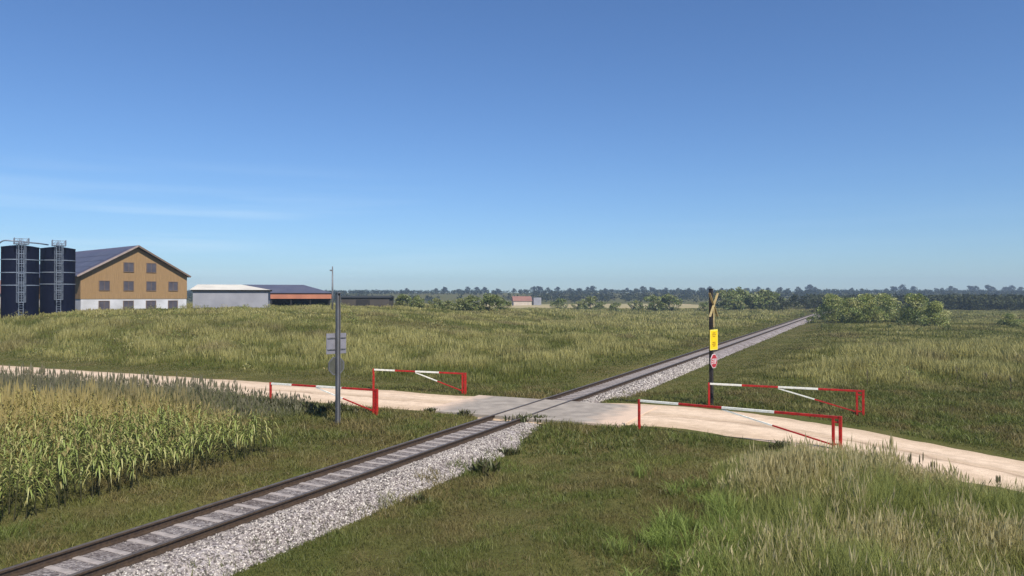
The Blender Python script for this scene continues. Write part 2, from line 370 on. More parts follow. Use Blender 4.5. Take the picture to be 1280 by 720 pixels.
def road_dist(x, y):
    """distance from the road's edge, negative on it"""
    x = np.asarray(x, float); y = np.asarray(y, float); sh = x.shape; P = np.stack([x.ravel(), y.ravel()], 1)
    best = np.full(len(P), 1e9)
    for a, b, w0, w1 in zip(RC[:-4:4], RC[4::4], RW[:-4:4], RW[4::4]):
        ab = b - a; t = np.clip(((P - a) @ ab) / (ab @ ab), 0, 1)
        d = np.linalg.norm(P - (a + t[:, None] * ab), axis=1) - (w0 + (w1 - w0) * t)
        best = np.minimum(best, d)
    return best.reshape(sh)
def ballast_z(d):
    return np.interp(d, [-2.4, -1.7, -1.15, -.9, 0, .9, 1.45, 2.9, 3.6], [-.75, -.45, -.17, -.17, -.175, -.17, -.18, -.62, -.95])
def ground_z(x, y):
    x = np.asarray(x, float); y = np.asarray(y, float)
    d, t = track_dt(x, y)
    ad = np.abs(d)
    hill = 3.25 * sst(58, 111, y + 6 * (fbm(x, y, 30, 5) - .5)) * (1 - sst(-42, 45, x)) * sst(6, 60, -d) * (1 - sst(215, 330, y))
    ridge = 10.5 * sst(470, 1080, y + 120 * (fbm(x, y, 400, 9, 2) - .5)) + 2.0 * (fbm(x, y, 260, 3, 2) - .5) * sst(600, 1000, y)
    und = .34 * (fbm(x, y, 9, 21) - .5) + .8 * (fbm(x, y, 45, 31) - .5) * sst(50, 120, y)
    mound = .35 * np.exp(-(((x - 10.5) / 4.0) ** 2 + ((y - 20.5) / 2.6) ** 2))
    rd = road_dist(x, y) if x.size else 0
    wr = 1 - sst(.5, 4.5, rd)
    right = np.where(t < TC, -.50, -.42)
    base = np.where(d > 0, right + (-.15 - right) * sst(4, 9, d), -.14)
    z = base + mound + und * sst(3, 9, ad) * sst(0, 8, rd)
    z = z * (1 - wr) + wr * -.085
    bed = sst(-1.75, -.55, d) * (1 - sst(1.6, 2.5, d))                      # the earth under the ballast
    bed = np.where(d < 0, sst(-1.75, -.55, d), 1 - sst(1.5, 2.3, d))
    z = z * (1 - bed) + bed * -.62
    return z + hill + ridge
def gz(x, y): return float(ground_z(np.array([x]), np.array([y]))[0])
def hit(px, py, ymin=10, ymax=1200):
    """where the ground is met along a line of sight"""
    Y = np.geomspace(ymin, ymax, 1500); X = (px - 640) / F * Y
    ray = CAMH - (py - HY) / F * Y
    g = ground_z(X, Y); k = np.nonzero(ray <= g)[0]
    k = k[0] if len(k) else -1
    return float(X[k]), float(Y[k]), float(g[k])

# ground sheet
def axis(lo, c0, c1, hi, st, gr):
    a = list(np.arange(c0, c1, st)); s_ = st; x = c1
    while x < hi: a.append(x); s_ *= gr; x += s_
    a.append(hi); s_ = st; x = c0 - st; b = []
    while x > lo: b.append(x); s_ *= gr; x -= s_
    b.append(lo); return np.array(b[::-1] + a)
gx = axis(-1700, -24, 22, 1700, .3, 1.06); gy = axis(-200, 11, 52, 1700, .3, 1.045)
GX, GY = np.meshgrid(gx, gy); GZ = ground_z(GX, GY)
nx, ny = len(gx), len(gy)
idx = np.arange(nx * ny).reshape(ny, nx)
q = np.stack([idx[:-1, :-1], idx[:-1, 1:], idx[1:, 1:], idx[1:, :-1]], -1).reshape(-1, 4)
tag(link('ground', np_mesh('ground', np.stack([GX, GY, GZ], -1).reshape(-1, 3), [q], M['ground'], smooth=True)), kind='structure')

# road sheet
nr = len(RC); nc = 15
V = np.zeros((nr, nc, 3)); UV = np.zeros((nr, nc, 3)); run = np.concatenate([[0], np.cumsum(np.linalg.norm(np.diff(RC, axis=0), axis=1))])
for j in range(nc):
    u = j / (nc - 1) * 2 - 1
    ex = 1.0 + (.24 * abs(u) ** 3) * (2 * fbm(run * 1.0, np.full(nr, u * 7.0), 1.8, 77, 4) - .8)
    P = RC + (FE - NE) / 2 * (u * ex)[:, None]
    V[:, j, :2] = P
    V[:, j, 2] = -.02 - .012 * (1 - math.cos(u * 6)) - (.16 * abs(u) ** 7) + .02 * (vnoise(P[:, 0], P[:, 1], 1.1, 8) - .5)
    UV[:, j, 0] = run; UV[:, j, 1] = u * 3
# densify
idx = np.arange(nr * nc).reshape(nr, nc)
q = np.stack([idx[:-1, :-1], idx[1:, :-1], idx[1:, 1:], idx[:-1, 1:]], -1).reshape(-1, 4)[:, ::-1]
me = np_mesh('dirt_road', V.reshape(-1, 3), [q], M['road'], smooth=True)
at = me.attributes.new('UVr', 'FLOAT_VECTOR', 'POINT'); at.data.foreach_set('vector', UV.astype(np.float32).ravel())
tag(link('dirt_road', me), kind='structure')

# crossing slabs: three strips of concrete with flangeways for the rails
sl = empty('crossing_slab', (CC[0], CC[1], 0), -TH); tag(sl, kind='structure')
for x0, x1 in ((-4.6, -.86), (-.635, .635), (.86, 5.4)):
    b = MB(); b.box((x0, -2.95, -.45), (x1, 2.95, .012)); b.build('slab_panel', M['slab'], sl, bevel=.015)

# ballast bed
ts = np.concatenate([np.arange(-14, 60, .35), np.geomspace(60, 340, 200)])
ds = np.array([-2.4, -1.7, -1.4, -1.15, -.9, -.5, 0, .5, .9, 1.2, 1.45, 1.8, 2.2, 2.6, 2.9, 3.3, 3.6])
D, T = np.meshgrid(ds, ts)
BX = T0[0] + D * TE[0] + T * TN[0]; BY = T0[1] + D * TE[1] + T * TN[1]
BZ = ballast_z(D) + .05 * (fbm(BX, BY, .8, 4) - .5) * (np.abs(D) > .95)
insl = (np.abs(T - TC) < 3.2); BZ = np.where(insl, np.minimum(BZ, -.2), BZ)
idx = np.arange(D.size).reshape(D.shape)
q = np.stack([idx[:-1, :-1], idx[:-1, 1:], idx[1:, 1:], idx[1:, :-1]], -1).reshape(-1, 4)
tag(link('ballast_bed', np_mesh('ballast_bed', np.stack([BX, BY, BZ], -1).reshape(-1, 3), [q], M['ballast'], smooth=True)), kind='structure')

# railway track: two rails and the concrete sleepers
trk = empty('railway_track', (T0[0], T0[1], 0), -TH)
tag(trk, 'single straight railway track with rusty rails on pale concrete sleepers', 'railway track')
prof = [(-.075, -.17), (.075, -.17), (.075, -.155), (.012, -.14), (.012, -.05), (.038, -.04), (.038, -.004), (.028, 0), (-.028, 0), (-.038, -.004), (-.038, -.04), (-.012, -.05), (-.012, -.14), (-.075, -.155)]
for sgn in (-1, 1):
    b = MB(); n = len(prof); ys = [-14, 10, 40, 120, 335]
    for y in ys: b.v += [(sgn * .7525 + p[0] * 1.55, y, p[1] * 1.12 + .024) for p in prof]
    for k in range(len(ys) - 1):
        for i in range(n):
            j = (i + 1) % n; b.f.append([k * n + i, k * n + j, (k + 1) * n + j, (k + 1) * n + i]); b.mi.append(1 if i in (6, 7, 8) else 0)
    b.build('rail', [M['rust'], M['railhead']], trk)
def sleeper_mb(b, y, a=0):
    w_, l_ = .10, 1.26
    pts = [(-l_, y - w_, -.4), (l_, y - w_, -.4), (l_, y + w_, -.4), (-l_, y + w_, -.4),
           (-l_ + .03, y - w_ + .02, -.158), (l_ - .03, y - w_ + .02, -.158), (l_ - .03, y + w_ - .02, -.158), (-l_ + .03, y + w_ - .02, -.158)]
    b.poly(pts, [(3, 2, 1, 0), (4, 5, 6, 7), (0, 1, 5, 4), (1, 2, 6, 5), (2, 3, 7, 6), (3, 0, 4, 7)])
sb = MB(); sleeper_mb(sb, 0); proto = sb.build('sleeper', M['concrete'], trk, bevel=.012)
yy = [-2.0 + .645 * k for k in range(500)]
yy = [y for y in yy if abs(y - TC) > 3.2]
for k, y in enumerate(yy[:100]):
    o = proto if k == 0 else proto.copy()
    if k: COL.objects.link(o); o.parent = trk
    o.location = (random.uniform(-.02, .02), y + random.uniform(-.02, .02), random.uniform(-.006, .006)); o.rotation_euler = (0, 0, random.uniform(-.012, .012))
rb = MB()
for y in yy[100:]: sleeper_mb(rb, y)
tag(rb.build('sleepers', M['concrete'], trk), kind='stuff')

# loose stones of the ballast
def stones(n, dfun, tr, smin, smax, zoff):
    d = dfun(n); t = rng.uniform(*tr, n)
    x = T0[0] + d * TE[0] + t * TN[0]; y = T0[1] + d * TE[1] + t * TN[1]
    z = ballast_z(d); ok = (z > ground_z(x, y) - .03) & (np.abs(t - TC) > 3.1) & ~((np.abs(np.abs(d) - .75) < .07))
    x, y, z = x[ok], y[ok], z[ok] + zoff; n = len(x)
    c = np.array([[-1, -1, -1], [1, -1, -1], [1, 1, -1], [-1, 1, -1], [-1, -1, 1], [1, -1, 1], [1, 1, 1], [-1, 1, 1]]) * .58
    s_ = rng.uniform(smin, smax, (n, 1, 1)) * rng.uniform(.7, 1.3, (n, 1, 3))
    P = c[None] * s_ * rng.uniform(.55, 1.25, (n, 8, 3))
    A = rng.normal(size=(n, 3, 3)); Q, _ = np.linalg.qr(A); P = np.einsum('nij,nkj->nki', Q, P)
    P += np.stack([x, y, z], -1)[:, None]
    f = np.array([(3, 2, 1, 0), (4, 5, 6, 7), (0, 1, 5, 4), (1, 2, 6, 5), (2, 3, 7, 6), (3, 0, 4, 7)])
    Fc = (f[None] + (np.arange(n) * 8)[:, None, None]).reshape(-1, 4)
    g = rng.uniform(0, 1, n); base = np.where(g[:, None] < .22, np.array([[.13, .12, .115]]), np.where(g[:, None] < .7, np.array([[.38, .355, .34]]), np.array([[.56, .54, .51]])))
    base = base * rng.uniform(.6, 1.05, (n, 1)) * np.array([[1.0, .95, .90]])
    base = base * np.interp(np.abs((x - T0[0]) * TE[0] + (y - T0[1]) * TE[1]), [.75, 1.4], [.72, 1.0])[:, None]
    return P.reshape(-1, 3), Fc, np.repeat(base, 8, 0)
S1 = stones(15000, lambda n: rng.uniform(.9, 2.95, n), (-2, 21.2), .022, .048, 0.0)
S2 = stones(3800, lambda n: rng.uniform(-.72, .72, n), (-2, 21.2), .015, .032, -.012)
S3 = stones(5000, lambda n: rng.uniform(.9, 2.4, n), (27.4, 60), .04, .07, 0.0)
V = np.concatenate([S1[0], S2[0], S3[0]]); o1 = len(S1[0]); o2 = o1 + len(S2[0])
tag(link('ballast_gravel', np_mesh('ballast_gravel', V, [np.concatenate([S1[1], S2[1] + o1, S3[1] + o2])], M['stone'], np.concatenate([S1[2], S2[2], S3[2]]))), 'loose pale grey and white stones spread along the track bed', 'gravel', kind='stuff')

# ------------------------------------------------------------------ barrier gates
def gate(tip, hinge, H, segs, gap, label, zt=None, zh=None, latch=True):
    tip = np.array(tip, float); hinge = np.array(hinge, float)
    zt = gz(*tip) if zt is None else zt; zh = gz(*hinge) if zh is None else zh
    u = hinge - tip; Ln = np.linalg.norm(u); u /= Ln
    r = empty('barrier_gate', (hinge[0], hinge[1], zh), math.atan2(-u[1], -u[0]))     # local +x runs from the hinge to the tip
    tag(r, label, 'barrier gate', 'red and white barrier gates at the crossing')
    b = MB(); b.box((-.055, -.055, -.35), (.055, .055, H + .03)); b.build('hinge_post', M['red'], r, bevel=.008)
    b = MB(); b.box((gap - .05, -.05, .03), (gap + .05, .05, H - .075)); b.build('pivot_post', M['red'], r, bevel=.008)
    for z in (.22, H - .2):
        b = MB(); b.box((.058, -.03, z - .03), (gap - .052, .03, z + .03)); b.build('hinge', M['red'], r)
    zt_l = zt - zh                                  # tip ground level in the gate's frame
    be = MB(); x0 = .06
    cuts = [1 - s_ for s_ in segs]                   # fractions from the hinge
    xs = [x0] + [Ln * c for c in cuts[::-1]] + [Ln + .05]
    for k in range(len(xs) - 1):
        be.m = k % 2
        be.box((xs[k], -.045, H - .072), (xs[k + 1], .045, H + .02))
    be.build('beam', [M['red'], M['white']], r, bevel=.006)
    br = MB(); xa = Ln * (1 - segs[1]); a = Vector((xa, 0, H - .09)); e = Vector((gap + .06, 0, .2)); mid = a.lerp(e, .48)
    br.m = 1; br.bar(a, mid, .055); br.m = 0; br.bar(mid, e, .055)
    br.build('brace', [M['red'], M['white']], r)
    b = MB(); b.box((Ln + .06, -.05, zt_l - .3), (Ln + .15, .05, H + .03)); b.build('latch_post', M['red'], r, bevel=.008)
    return r
gate((-8.2, 44.6), (-2.65, 42.3), 1.2, [.23, .46, .72], .17, 'red and white barrier gate standing open behind the road, left of the track')
gate((-12.1, 37.6), (-6.35, 35.0), 1.2, [.2, .44, .68], .17, 'red and white barrier gate behind the tall grey post beside the road')
gate((10.10, 37.80), (16.45, 34.9), 1.2, [.215, .46, .72], .27, 'red and white barrier gate touching the dark crossing signpost')
gate((5.42, 31.2), (11.85, 26.9), 1.22, [.21, .44, .70], .24, 'nearest red and white barrier gate with its hinge in tall grass')

# ------------------------------------------------------------------ signposts
def local(n, x, z, y=0):
    return (x, y, z)
def plate(b, outline, y0, y1):
    n = len(outline)
    b.poly([(x, y0, z) for x, z in outline] + [(x, y1, z) for x, z in outline],
           [tuple(range(n)), tuple(range(2 * n - 1, n - 1, -1))] + [(i + n, (i + 1) % n + n, (i + 1) % n, i) for i in range(n)])
def octo(r, cz, sq=1):
    return [(r * math.cos(PI / 8 + k * PI / 4), cz + r * math.sin(PI / 8 + k * PI / 4)) for k in range(8)]

# right post: the signs face -y of their own frame, which looks down the road
px, py = 10.22, 38.2; z0 = gz(px, py)
rp_ = empty('crossing_signpost', (px, py, z0), math.atan2(.60, .80) + 0.22)
tag(rp_, 'dark signpost with crossbuck, yellow panel and stop sign by the track', 'signpost')
H = 5.85 - z0
b = MB(); b.box((-.085, -.085, -.4), (.085, .085, H)); b.build('post', M['black'], rp_, bevel=.01)
b = MB(); b.box((-.10, -.10, H + .002), (.10, .10, H + .03)); b.build('post_cap', M['black'], rp_)
zc = 5.5 - (381 - HY) / F * py - z0
b = MB()
for sg in (-1, 1):
    b.bar((-sg * .46, -.14 - .012 * sg, zc - .60), (sg * .46, -.14 - .012 * sg, zc + .60), .022, .115, up=(sg * .8, 0, -.6) if 0 else (0, 1, 0))
b.build('crossbuck', M['cross'], rp_)
b = MB(); b.bar((.02, -.135, zc - 1.15), (.02, -.135, zc - .15), .09, .03); b.build('signal_arm', M['cross'], rp_)
zc = 5.5 - (424.5 - HY) / F * py - z0
pn = MB(); plate(pn, [(-.43, zc - .52), (.43, zc - .52), (.43, zc + .52), (-.43, zc + .52)], -.155, -.13); pno = pn.build('yellow_panel', M['yellow_edge'], rp_)
pf = MB(); plate(pf, [(-.38, zc - .47), (.38, zc - .47), (.38, zc + .47), (-.38, zc + .47)], -.160, -.1552); pf.build('panel_face', M['yellow'], pno)
for zz in (.26, -.22):
    ink = MB()
    for i, wd in enumerate((.20, .24, .17)):
        ink.box((-wd, -.164 - i * .0004, zc + zz + .09 - i * .09 - .028), (wd * .8, -.1602, zc + zz + .09 - i * .09 + .028))
    ink.build('panel_print', M['ochre_ink'], pno)
zc = 5.5 - (451 - HY) / F * py - z0
so = MB(); plate(so, octo(.385, zc), -.155, -.13); sto = so.build('stop_sign', M['signwhite'], rp_)
sf = MB(); plate(sf, octo(.352, zc), -.160, -.1552); sf.build('sign_face', M['signred'], sto)
# STOP lettering from strokes
lt = MB(); th = .034
G = {'S': [(0, 0, 1, 0), (1, 0, 1, .5), (1, .5, 0, .5), (0, .5, 0, 1), (0, 1, 1, 1)], 'T': [(0, 1, 1, 1), (.5, 0, .5, 1)],
     'O': [(0, 0, 1, 0), (1, 0, 1, 1), (1, 1, 0, 1), (0, 1, 0, 0)], 'P': [(0, 0, 0, 1), (0, 1, 1, 1), (1, 1, 1, .5), (1, .5, 0, .5)]}
for k, ch in enumerate('STOP'):
    for (xa, za, xb, zb) in G[ch]:
        ox = -.262 + k * .14; sx_, sz_ = .098, .23
        xa_, xb_ = sorted((ox + xa * sx_, ox + xb * sx_)); za_, zb_ = sorted((zc - .125 + za * sz_, zc - .125 + zb * sz_))
        lt.box((xa_ - th / 2, -.1645, za_ - th / 2), (xb_ + th / 2, -.1602, zb_ + th / 2))
lt.build('lettering', M['signwhite'], sto)

# left post: signs seen from behind
px, py = -7.62, 32.6; z0 = gz(px, py)
lp = empty('tall_signpost', (px, py, z0), math.atan2(.72, .70))     # backs look along local -y
tag(lp, 'tall grey steel signpost with its square and octagonal signs seen from behind', 'signpost')
H = 5.62 - z0
b = MB(); b.box((-.078, -.085, -.4), (-.060, .085, H)); b.box((.060, -.085, -.4), (.078, .085, H)); b.box((-.0595, -.012, -.4), (.0595, .012, H - .01)); b.build('post', M['galv'], lp, bevel=.004)
b = MB(); b.box((-.09, -.10, H + .002), (.09, .10, H + .035)); b.build('post_cap', M['galv'], lp)
zc = 5.5 - (429.5 - HY) / F * py - z0
b = MB(); plate(b, [(-.50, zc - .45), (.50, zc - .45), (.50, zc + .45), (-.50, zc + .45)], .12, .145); sqb = b.build('square_sign', M['signback'], lp, bevel=.004)
b = MB()
for dz in (-.25, .25): 
    b = MB(); b.box((-.46, .088, zc + dz - .025), (.46, .1195, zc + dz + .025)); b.build('bracket', M['galv'], sqb)
zc = 5.5 - (457.5 - HY) / F * py - z0
b = MB(); plate(b, octo(.39, zc), .12, .145); ob = b.build('octagonal_sign', M['octback'], lp, bevel=.004)
b = MB()
n = 8; o_ = octo(.405, zc)
for k in range(8):
    a, c = o_[k], o_[(k + 1) % 8]; b.bar((a[0], .1325, a[1]), (c[0], .1325, c[1]), .05, .035, up=(0, 1, 0))
b.build('rim', M['galv'], ob)

# ------------------------------------------------------------------ farm
def frame2(o, d):
    """local frame with x along the unit vector d"""
    return math.atan2(d[1], d[0])
def gable_house(): pass

# big barn: gable front along local +x, depth along local +y
BL = (-63.76, 110.0); bz = 2.75
barn = empty('timber_barn', (BL[0], BL[1], bz), math.atan2(.76, .65))
tag(barn, 'large timber barn with white ground floor and blue solar roof', 'barn')
W, DP = 15.9, 30.0; zE = 8.75 - bz; zA = 13.2 - bz; zW = 5.05 - bz
def slab_wall(b, y, th_, pts):      # thick gable wall
    n = len(pts); b.poly([(x, y, z) for x, z in pts] + [(x, y + th_, z) for x, z in pts],
        [tuple(range(n)), tuple(range(2 * n - 1, n - 1, -1))] + [(i + n, (i + 1) % n + n, (i + 1) % n, i) for i in range(n)])
b = MB(); b.box((.0, .0, -1.2), (W, DP, zW)); b.build('ground_floor', M['plaster'], barn)
b = MB(); pts = [(-.06, zW + .003), (W + .06, zW + .003), (W + .06, zE), (W / 2, zA - .14), (-.06, zE)]
n = 5
b.poly([(x, -.06, z) for x, z in pts] + [(x, DP + .06, z) for x, z in pts], [tuple(range(n)), tuple(range(9, 4, -1))] + [(i + n, (i + 1) % n + n, (i + 1) % n, i) for i in range(n)])
b.build('timber_wall', M['wood'], barn)
sl_ = (zA - zE) / (W / 2)
for sg in (-1, 1):
    b = MB(); xo = W / 2 + sg * (W / 2 + (.75 if sg < 0 else .4)); zo = zA - sl_ * (W / 2 + (.75 if sg < 0 else .4))
    pts = [(W / 2, zA), (xo, zo), (xo, zo + .17), (W / 2, zA + .17)]
    if sg > 0: pts = pts[::-1]
    pts = pts[::-1]
    b.poly([(x, -.65, z + .02) for x, z in pts] + [(x, DP + .65, z + .02) for x, z in pts], [(0, 1, 2, 3), (7, 6, 5, 4)] + [(i + 4, (i + 1) % 4 + 4, (i + 1) % 4, i) for i in range(4)])
    ro = b.build('roof', M['tile'], barn)
    v_ = MB(); v_.bar((W / 2 + sg * .0, -.70, zA + .09), (xo, -.70, zo + .09), .08, .26); v_.build('verge_board', M['verge'] if sg < 0 else M['frame'], barn)
    sp_ = MB()
    for r_ in range(4):
        for c_ in range(12):
            fa, fb = .12 + r_ * .2, .12 + r_ * .2 + .19
            P = []
            for f_, y_ in ((fa, .8 + c_ * 2.4), (fb, .8 + c_ * 2.4), (fb, .8 + c_ * 2.4 + 2.3), (fa, .8 + c_ * 2.4 + 2.3)):
                P.append((W / 2 + (xo - W / 2) * f_, y_, zA + (zo - zA) * f_ + .235))
            sp_.poly(P, [(0, 1, 2, 3) if sg > 0 else (3, 2, 1, 0)])
    sp_.build('solar_panels', M['tileb'], ro)
def window(parent, x, z, w_, h_, y):
    f = MB()
    t_ = .09
    f.box((x - w_ / 2 - t_, y - .08, z - h_ / 2 - t_), (x - w_ / 2, y - .003, z + h_ / 2 + t_)); f.box((x + w_ / 2, y - .08, z - h_ / 2 - t_), (x + w_ / 2 + t_, y - .003, z + h_ / 2 + t_))
    f.box((x - w_ / 2 + .002, y - .078, z + h_ / 2), (x + w_ / 2 - .002, y - .003, z + h_ / 2 + t_)); f.box((x - w_ / 2 + .002, y - .10, z - h_ / 2 - t_), (x + w_ / 2 - .002, y - .003, z - h_ / 2))
    f.box((x - .025, y - .055, z - h_ / 2 + .002), (x + .025, y - .032, z + h_ / 2 - .002))
    fo = f.build('window', M['frame'], parent)
    g = MB(); g.box((x - w_ / 2 + .002, y - .03, z - h_ / 2 + .002), (x + w_ / 2 - .002, y - .004, z + h_ / 2 - .002)); g.build('pane', M['glass'], fo)
for u in (3.24, 6.76, 10.19, 13.67):
    window(barn, u, 7.07 - bz, 1.4, 1.35, -.06)
    window(barn, u, 4.05 - bz, 1.4, 1.3, 0)
for u in (6.76, 10.19): window(barn, u, 9.95 - bz, 1.4, 1.35, -.06)
for k in range(5): window_y = 0

# feed silos
def silo(cx, cy, zt, label):
    g0 = gz(cx, cy); r = 2.12; o = empty('feed_silo', (cx, cy, g0), 0); h = zt - g0
    tag(o, label, 'silo', 'navy feed silos beside the barn')
    b = MB(); b.tube([(0, 0, -1), (0, 0, h - .12)], r, 40, cap=False); b.build('shell', M['silo'], o, smooth=True)
    b = MB(); n = 40; zz = [(r + .03, h - .118), (r + .03, h), (r * .6, h + .16), (.25, h + .3)]
    for rr, z_ in zz: b.v += [(rr * math.cos(2 * PI * k / n), rr * math.sin(2 * PI * k / n), z_) for k in range(n)]
    for i in range(3):
        for k in range(n): k2 = (k + 1) % n; b.f.append([i * n + k, i * n + k2, (i + 1) * n + k2, (i + 1) * n + k]); b.mi.append(0)
    b.f.append([3 * n + k for k in range(n)]); b.mi.append(0); b.build('roof', M['silo'], o)
    for fz in (.815, .63, .45):
        b = MB(); n = 40; z_ = g0 * 0 + h * fz
        for rr, dz in ((r + .004, -.06), (r + .055, -.06), (r + .055, .06), (r + .004, .06)): b.v += [(rr * math.cos(2 * PI * k / n), rr * math.sin(2 * PI * k / n), z_ + dz) for k in range(n)]
        for i in range(4):
            for k in range(n): k2 = (k + 1) % n; i2 = (i + 1) % 4; b.f.append([i * n + k, i * n + k2, i2 * n + k2, i2 * n + k]); b.mi.append(0)
        b.build('hoop', M['steel'], o)
    # ladder with back guard on the side towards the viewer
    a = math.atan2(-cy, -cx) + .05; ld = empty('x', (0, 0, 0)); bpy.data.objects.remove(ld)
    c_, s_ = math.cos(a), math.sin(a)
    def at(rad, tan, z): return (c_ * rad - s_ * tan, s_ * rad + c_ * tan, z)
    b = MB()
    for tn in (-.25, .25): b.bar(at(r + .16, tn, .1), at(r + .16, tn, h + .75), .07)
    z_ = .3
    while z_ < h + .6: b.bar(at(r + .16, -.22, z_), at(r + .16, .22, z_), .045); z_ += .33
    lo_ = b.build('ladder', M['steel'], o)
    b = MB(); z_ = 1.9
    while z_ < h + .3:
        ring = [at(r + .2 + .62 * math.sin(t_), -.5 * math.cos(t_), z_) for t_ in np.linspace(0, PI, 9)]
        for p, q_ in zip(ring[:-1], ring[1:]): b.bar(p, q_, .04, .07)
        z_ += 1.25
    for t_ in np.linspace(.0, PI, 5): b.bar(at(r + .2 + .62 * math.sin(t_), -.5 * math.cos(t_), 1.9), at(r + .2 + .62 * math.sin(t_), -.5 * math.cos(t_), h + .5), .055)
    b.build('ladder_cage', M['steel'], lo_)
    b = MB(); pz = h + .30
    for tn in np.linspace(-.75, .75, 9): b.bar(at(r - .9, tn, pz), at(r + .8, tn, pz), .1, .05)
    b.bar(at(r - .9, -.78, pz + .03), at(r - .9, .78, pz + .03), .08); b.bar(at(r + .3, -.78, pz + .03), at(r + .3, .78, pz + .03), .08)
    for tn in (-.78, .78):
        for rr in (r - .9, r - .35, r + .2, r + .75): b.bar(at(rr, tn, pz), at(rr, tn, pz + .75), .09)
        for dz in (.4, .75): b.bar(at(r - .9, tn, pz + dz), at(r + .75, tn, pz + dz), .055)
    for dz in (.4, .75): b.bar(at(r - .9, -.78, pz + dz), at(r - .9, .78, pz + dz), .07)
    for q0 in (-.78, -.26, .26): b.bar(at(r - .9, q0, pz + .05), at(r - .9, q0 + .52, pz + .72), .06); b.bar(at(r + .75, q0 * .3 - .5 * (q0 > 0), pz + .05), at(r + .75, q0 * .3, pz + .7), .05)
    b.build('platform', M['steel'], o)
    return h + g0
s1 = (-64.8, 98.0); s2 = (-63.5, 104.0)
zt1 = 5.5 + 61 * 98 / F; zt2 = 5.5 + 59 * 104 / F
silo(*s1, zt1, 'left navy blue feed silo with pale ladder and hoops')
silo(*s2, zt2, 'right navy blue feed silo with pale ladder, next to the barn')
b = MB()
xa = s1[0] - 2.3
path = [(xa, 96.6, 1.5), (xa, 96.6, zt1 - .9)] + [(xa + 1.3 - 1.3 * math.cos(t_), 96.6, zt1 - .9 + 1.7 * math.sin(t_)) for t_ in np.linspace(.2, PI / 2, 7)] + [(s1[0] - .2, 96.9, zt1 + .75), (s1[0] + 2.0, 99, zt1 + .55), (s2[0] - .4, 102.4, zt2 + .45)]
b.tube(path, .09, 8); tag(b.build('filling_pipe', M['steel'], smooth=True), 'thin pale pipe arching over the two navy silos', 'pipe')
# red roofed shed peeking out behind the silos
g0 = gz(-83, 118); hs = empty('small_shed', (-83.6, 118, g0 - .5), 0); tag(hs, 'small red roofed shed at the far left behind the silos', 'shed')
b = MB(); b.box((0, 0, 0), (5.5, 6, 3.2)); b.build('wall', M['cream'], hs)
b = MB(); b.poly([(-.4, -.4, 3.21), (5.9, -.4, 3.21), (5.9, 6.4, 3.21), (-.4, 6.4, 3.21), (-.4, 3, 5.4), (5.9, 3, 5.4)], [(3, 2, 1, 0), (0, 1, 5, 4), (2, 3, 4, 5), (1, 2, 5), (3, 0, 4)]); b.build('roof', M['redroof'], hs)

def hip(b, x0, x1, y0, y1, z0, z1, inset, ov=.4, one=False):
    ym = (y0 + y1) / 2
    b.poly([(x0 - ov, y0 - ov, z0), (x1 + ov, y0 - ov, z0), (x1 + ov, y1 + ov, z0), (x0 - ov, y1 + ov, z0), (x0 + (0.02 if one else inset), ym, z1), (x1 - inset, ym, z1)],
           [(3, 2, 1, 0), (0, 1, 5, 4), (1, 2, 5), (2, 3, 4, 5), (3, 0, 4)])
# white shed
ws = empty('white_shed', (-52.6, 122.6, 3.0), math.atan2(.28, .96)); tag(ws, 'long low white walled shed with pale sheet roof next to the barn', 'shed')
L_ = 11.8
b = MB(); b.box((0, 0, -.6), (L_, 12, 3.35)); b.build('wall', M['greyplaster'], ws)
b = MB(); b.box((-.3, -.33, 3.353), (L_ + .3, 12.33, 3.52)); b.build('eave', M['dark'], ws)
b = MB(); hip(b, 0, L_, 0, 12, 3.525, 4.5, 4.6, .45, True); b.build('roof', M['sheet'], ws)
# open barn with orange fascia
L_ = 23.0
ob_ = empty('open_barn', (-37.1 - L_ * .97, 152 - L_ * .24, 2.9), math.atan2(.24, .97)); tag(ob_, 'open fronted barn with orange fascia and dark blue roof', 'barn')
b = MB(); b.box((0, 3.5, -.4), (L_, 12, 2.05)); b.build('back_wall', M['dark'], ob_)
for k in range(7):
    b = MB(); x = .15 + k * (L_ - .5) / 6; b.box((x, .02, -.4), (x + .22, .24, 2.05)); b.build('pillar', M['dark'], ob_)
b = MB(); b.box((-.2, -.25, 2.053), (L_ + .2, 12.2, 3.2)); b.build('fascia', M['orange'], ob_)
b = MB(); hip(b, 0, L_, 0, 12, 3.205, 4.95, 5.5, .5); b.build('roof', M['tileb'], ob_)
# dark barn
db = empty('dark_barn', (-37.2, 162, 2.6), math.atan2(.05, 1)); tag(db, 'long low dark brown barn behind the tall grey signpost', 'barn')
b = MB(); b.box((0, 0, -.6), (10.4, 9, 2.55)); b.build('wall', M['darkwall'], db)
b = MB(); b.poly([(-.3, -.3, 2.553), (10.7, -.3, 2.553), (10.7, 9.3, 2.553), (-.3, 9.3, 2.553), (-.3, 4.5, 3.0), (10.7, 4.5, 3.0)], [(3, 2, 1, 0), (0, 1, 5, 4), (2, 3, 4, 5), (1, 2, 5), (3, 0, 4)]); b.build('roof', M['darkroof'], db)
b = MB(); b.box((3.2, -.05, -.4), (6.2, -.003, 2.1)); b.build('door', M['dark'], db)
# mast
mx, my = (415.6 - 640) / F * 118, 118.0; g0 = gz(mx, my)
ms = empty('lamp_mast', (mx, my, g0), 0); tag(ms, 'slender grey mast rising behind the barns', 'mast')
zt = 5.5 + 37 * my / F - g0
b = MB(); b.tube([(0, 0, -.5), (0, 0, 3), (0, 0, zt)], [.16, .14, .09], 8); b.build('pole', M['galv'], ms, smooth=True)
b = MB(); b.bar((-.28, -.02, zt - .65), (.0, -.02, zt - .75), .1, .12); b.box((-.42, -.12, zt - .72), (-.12, .12, zt - .52)); b.build('lamp_head', M['galv'], ms)
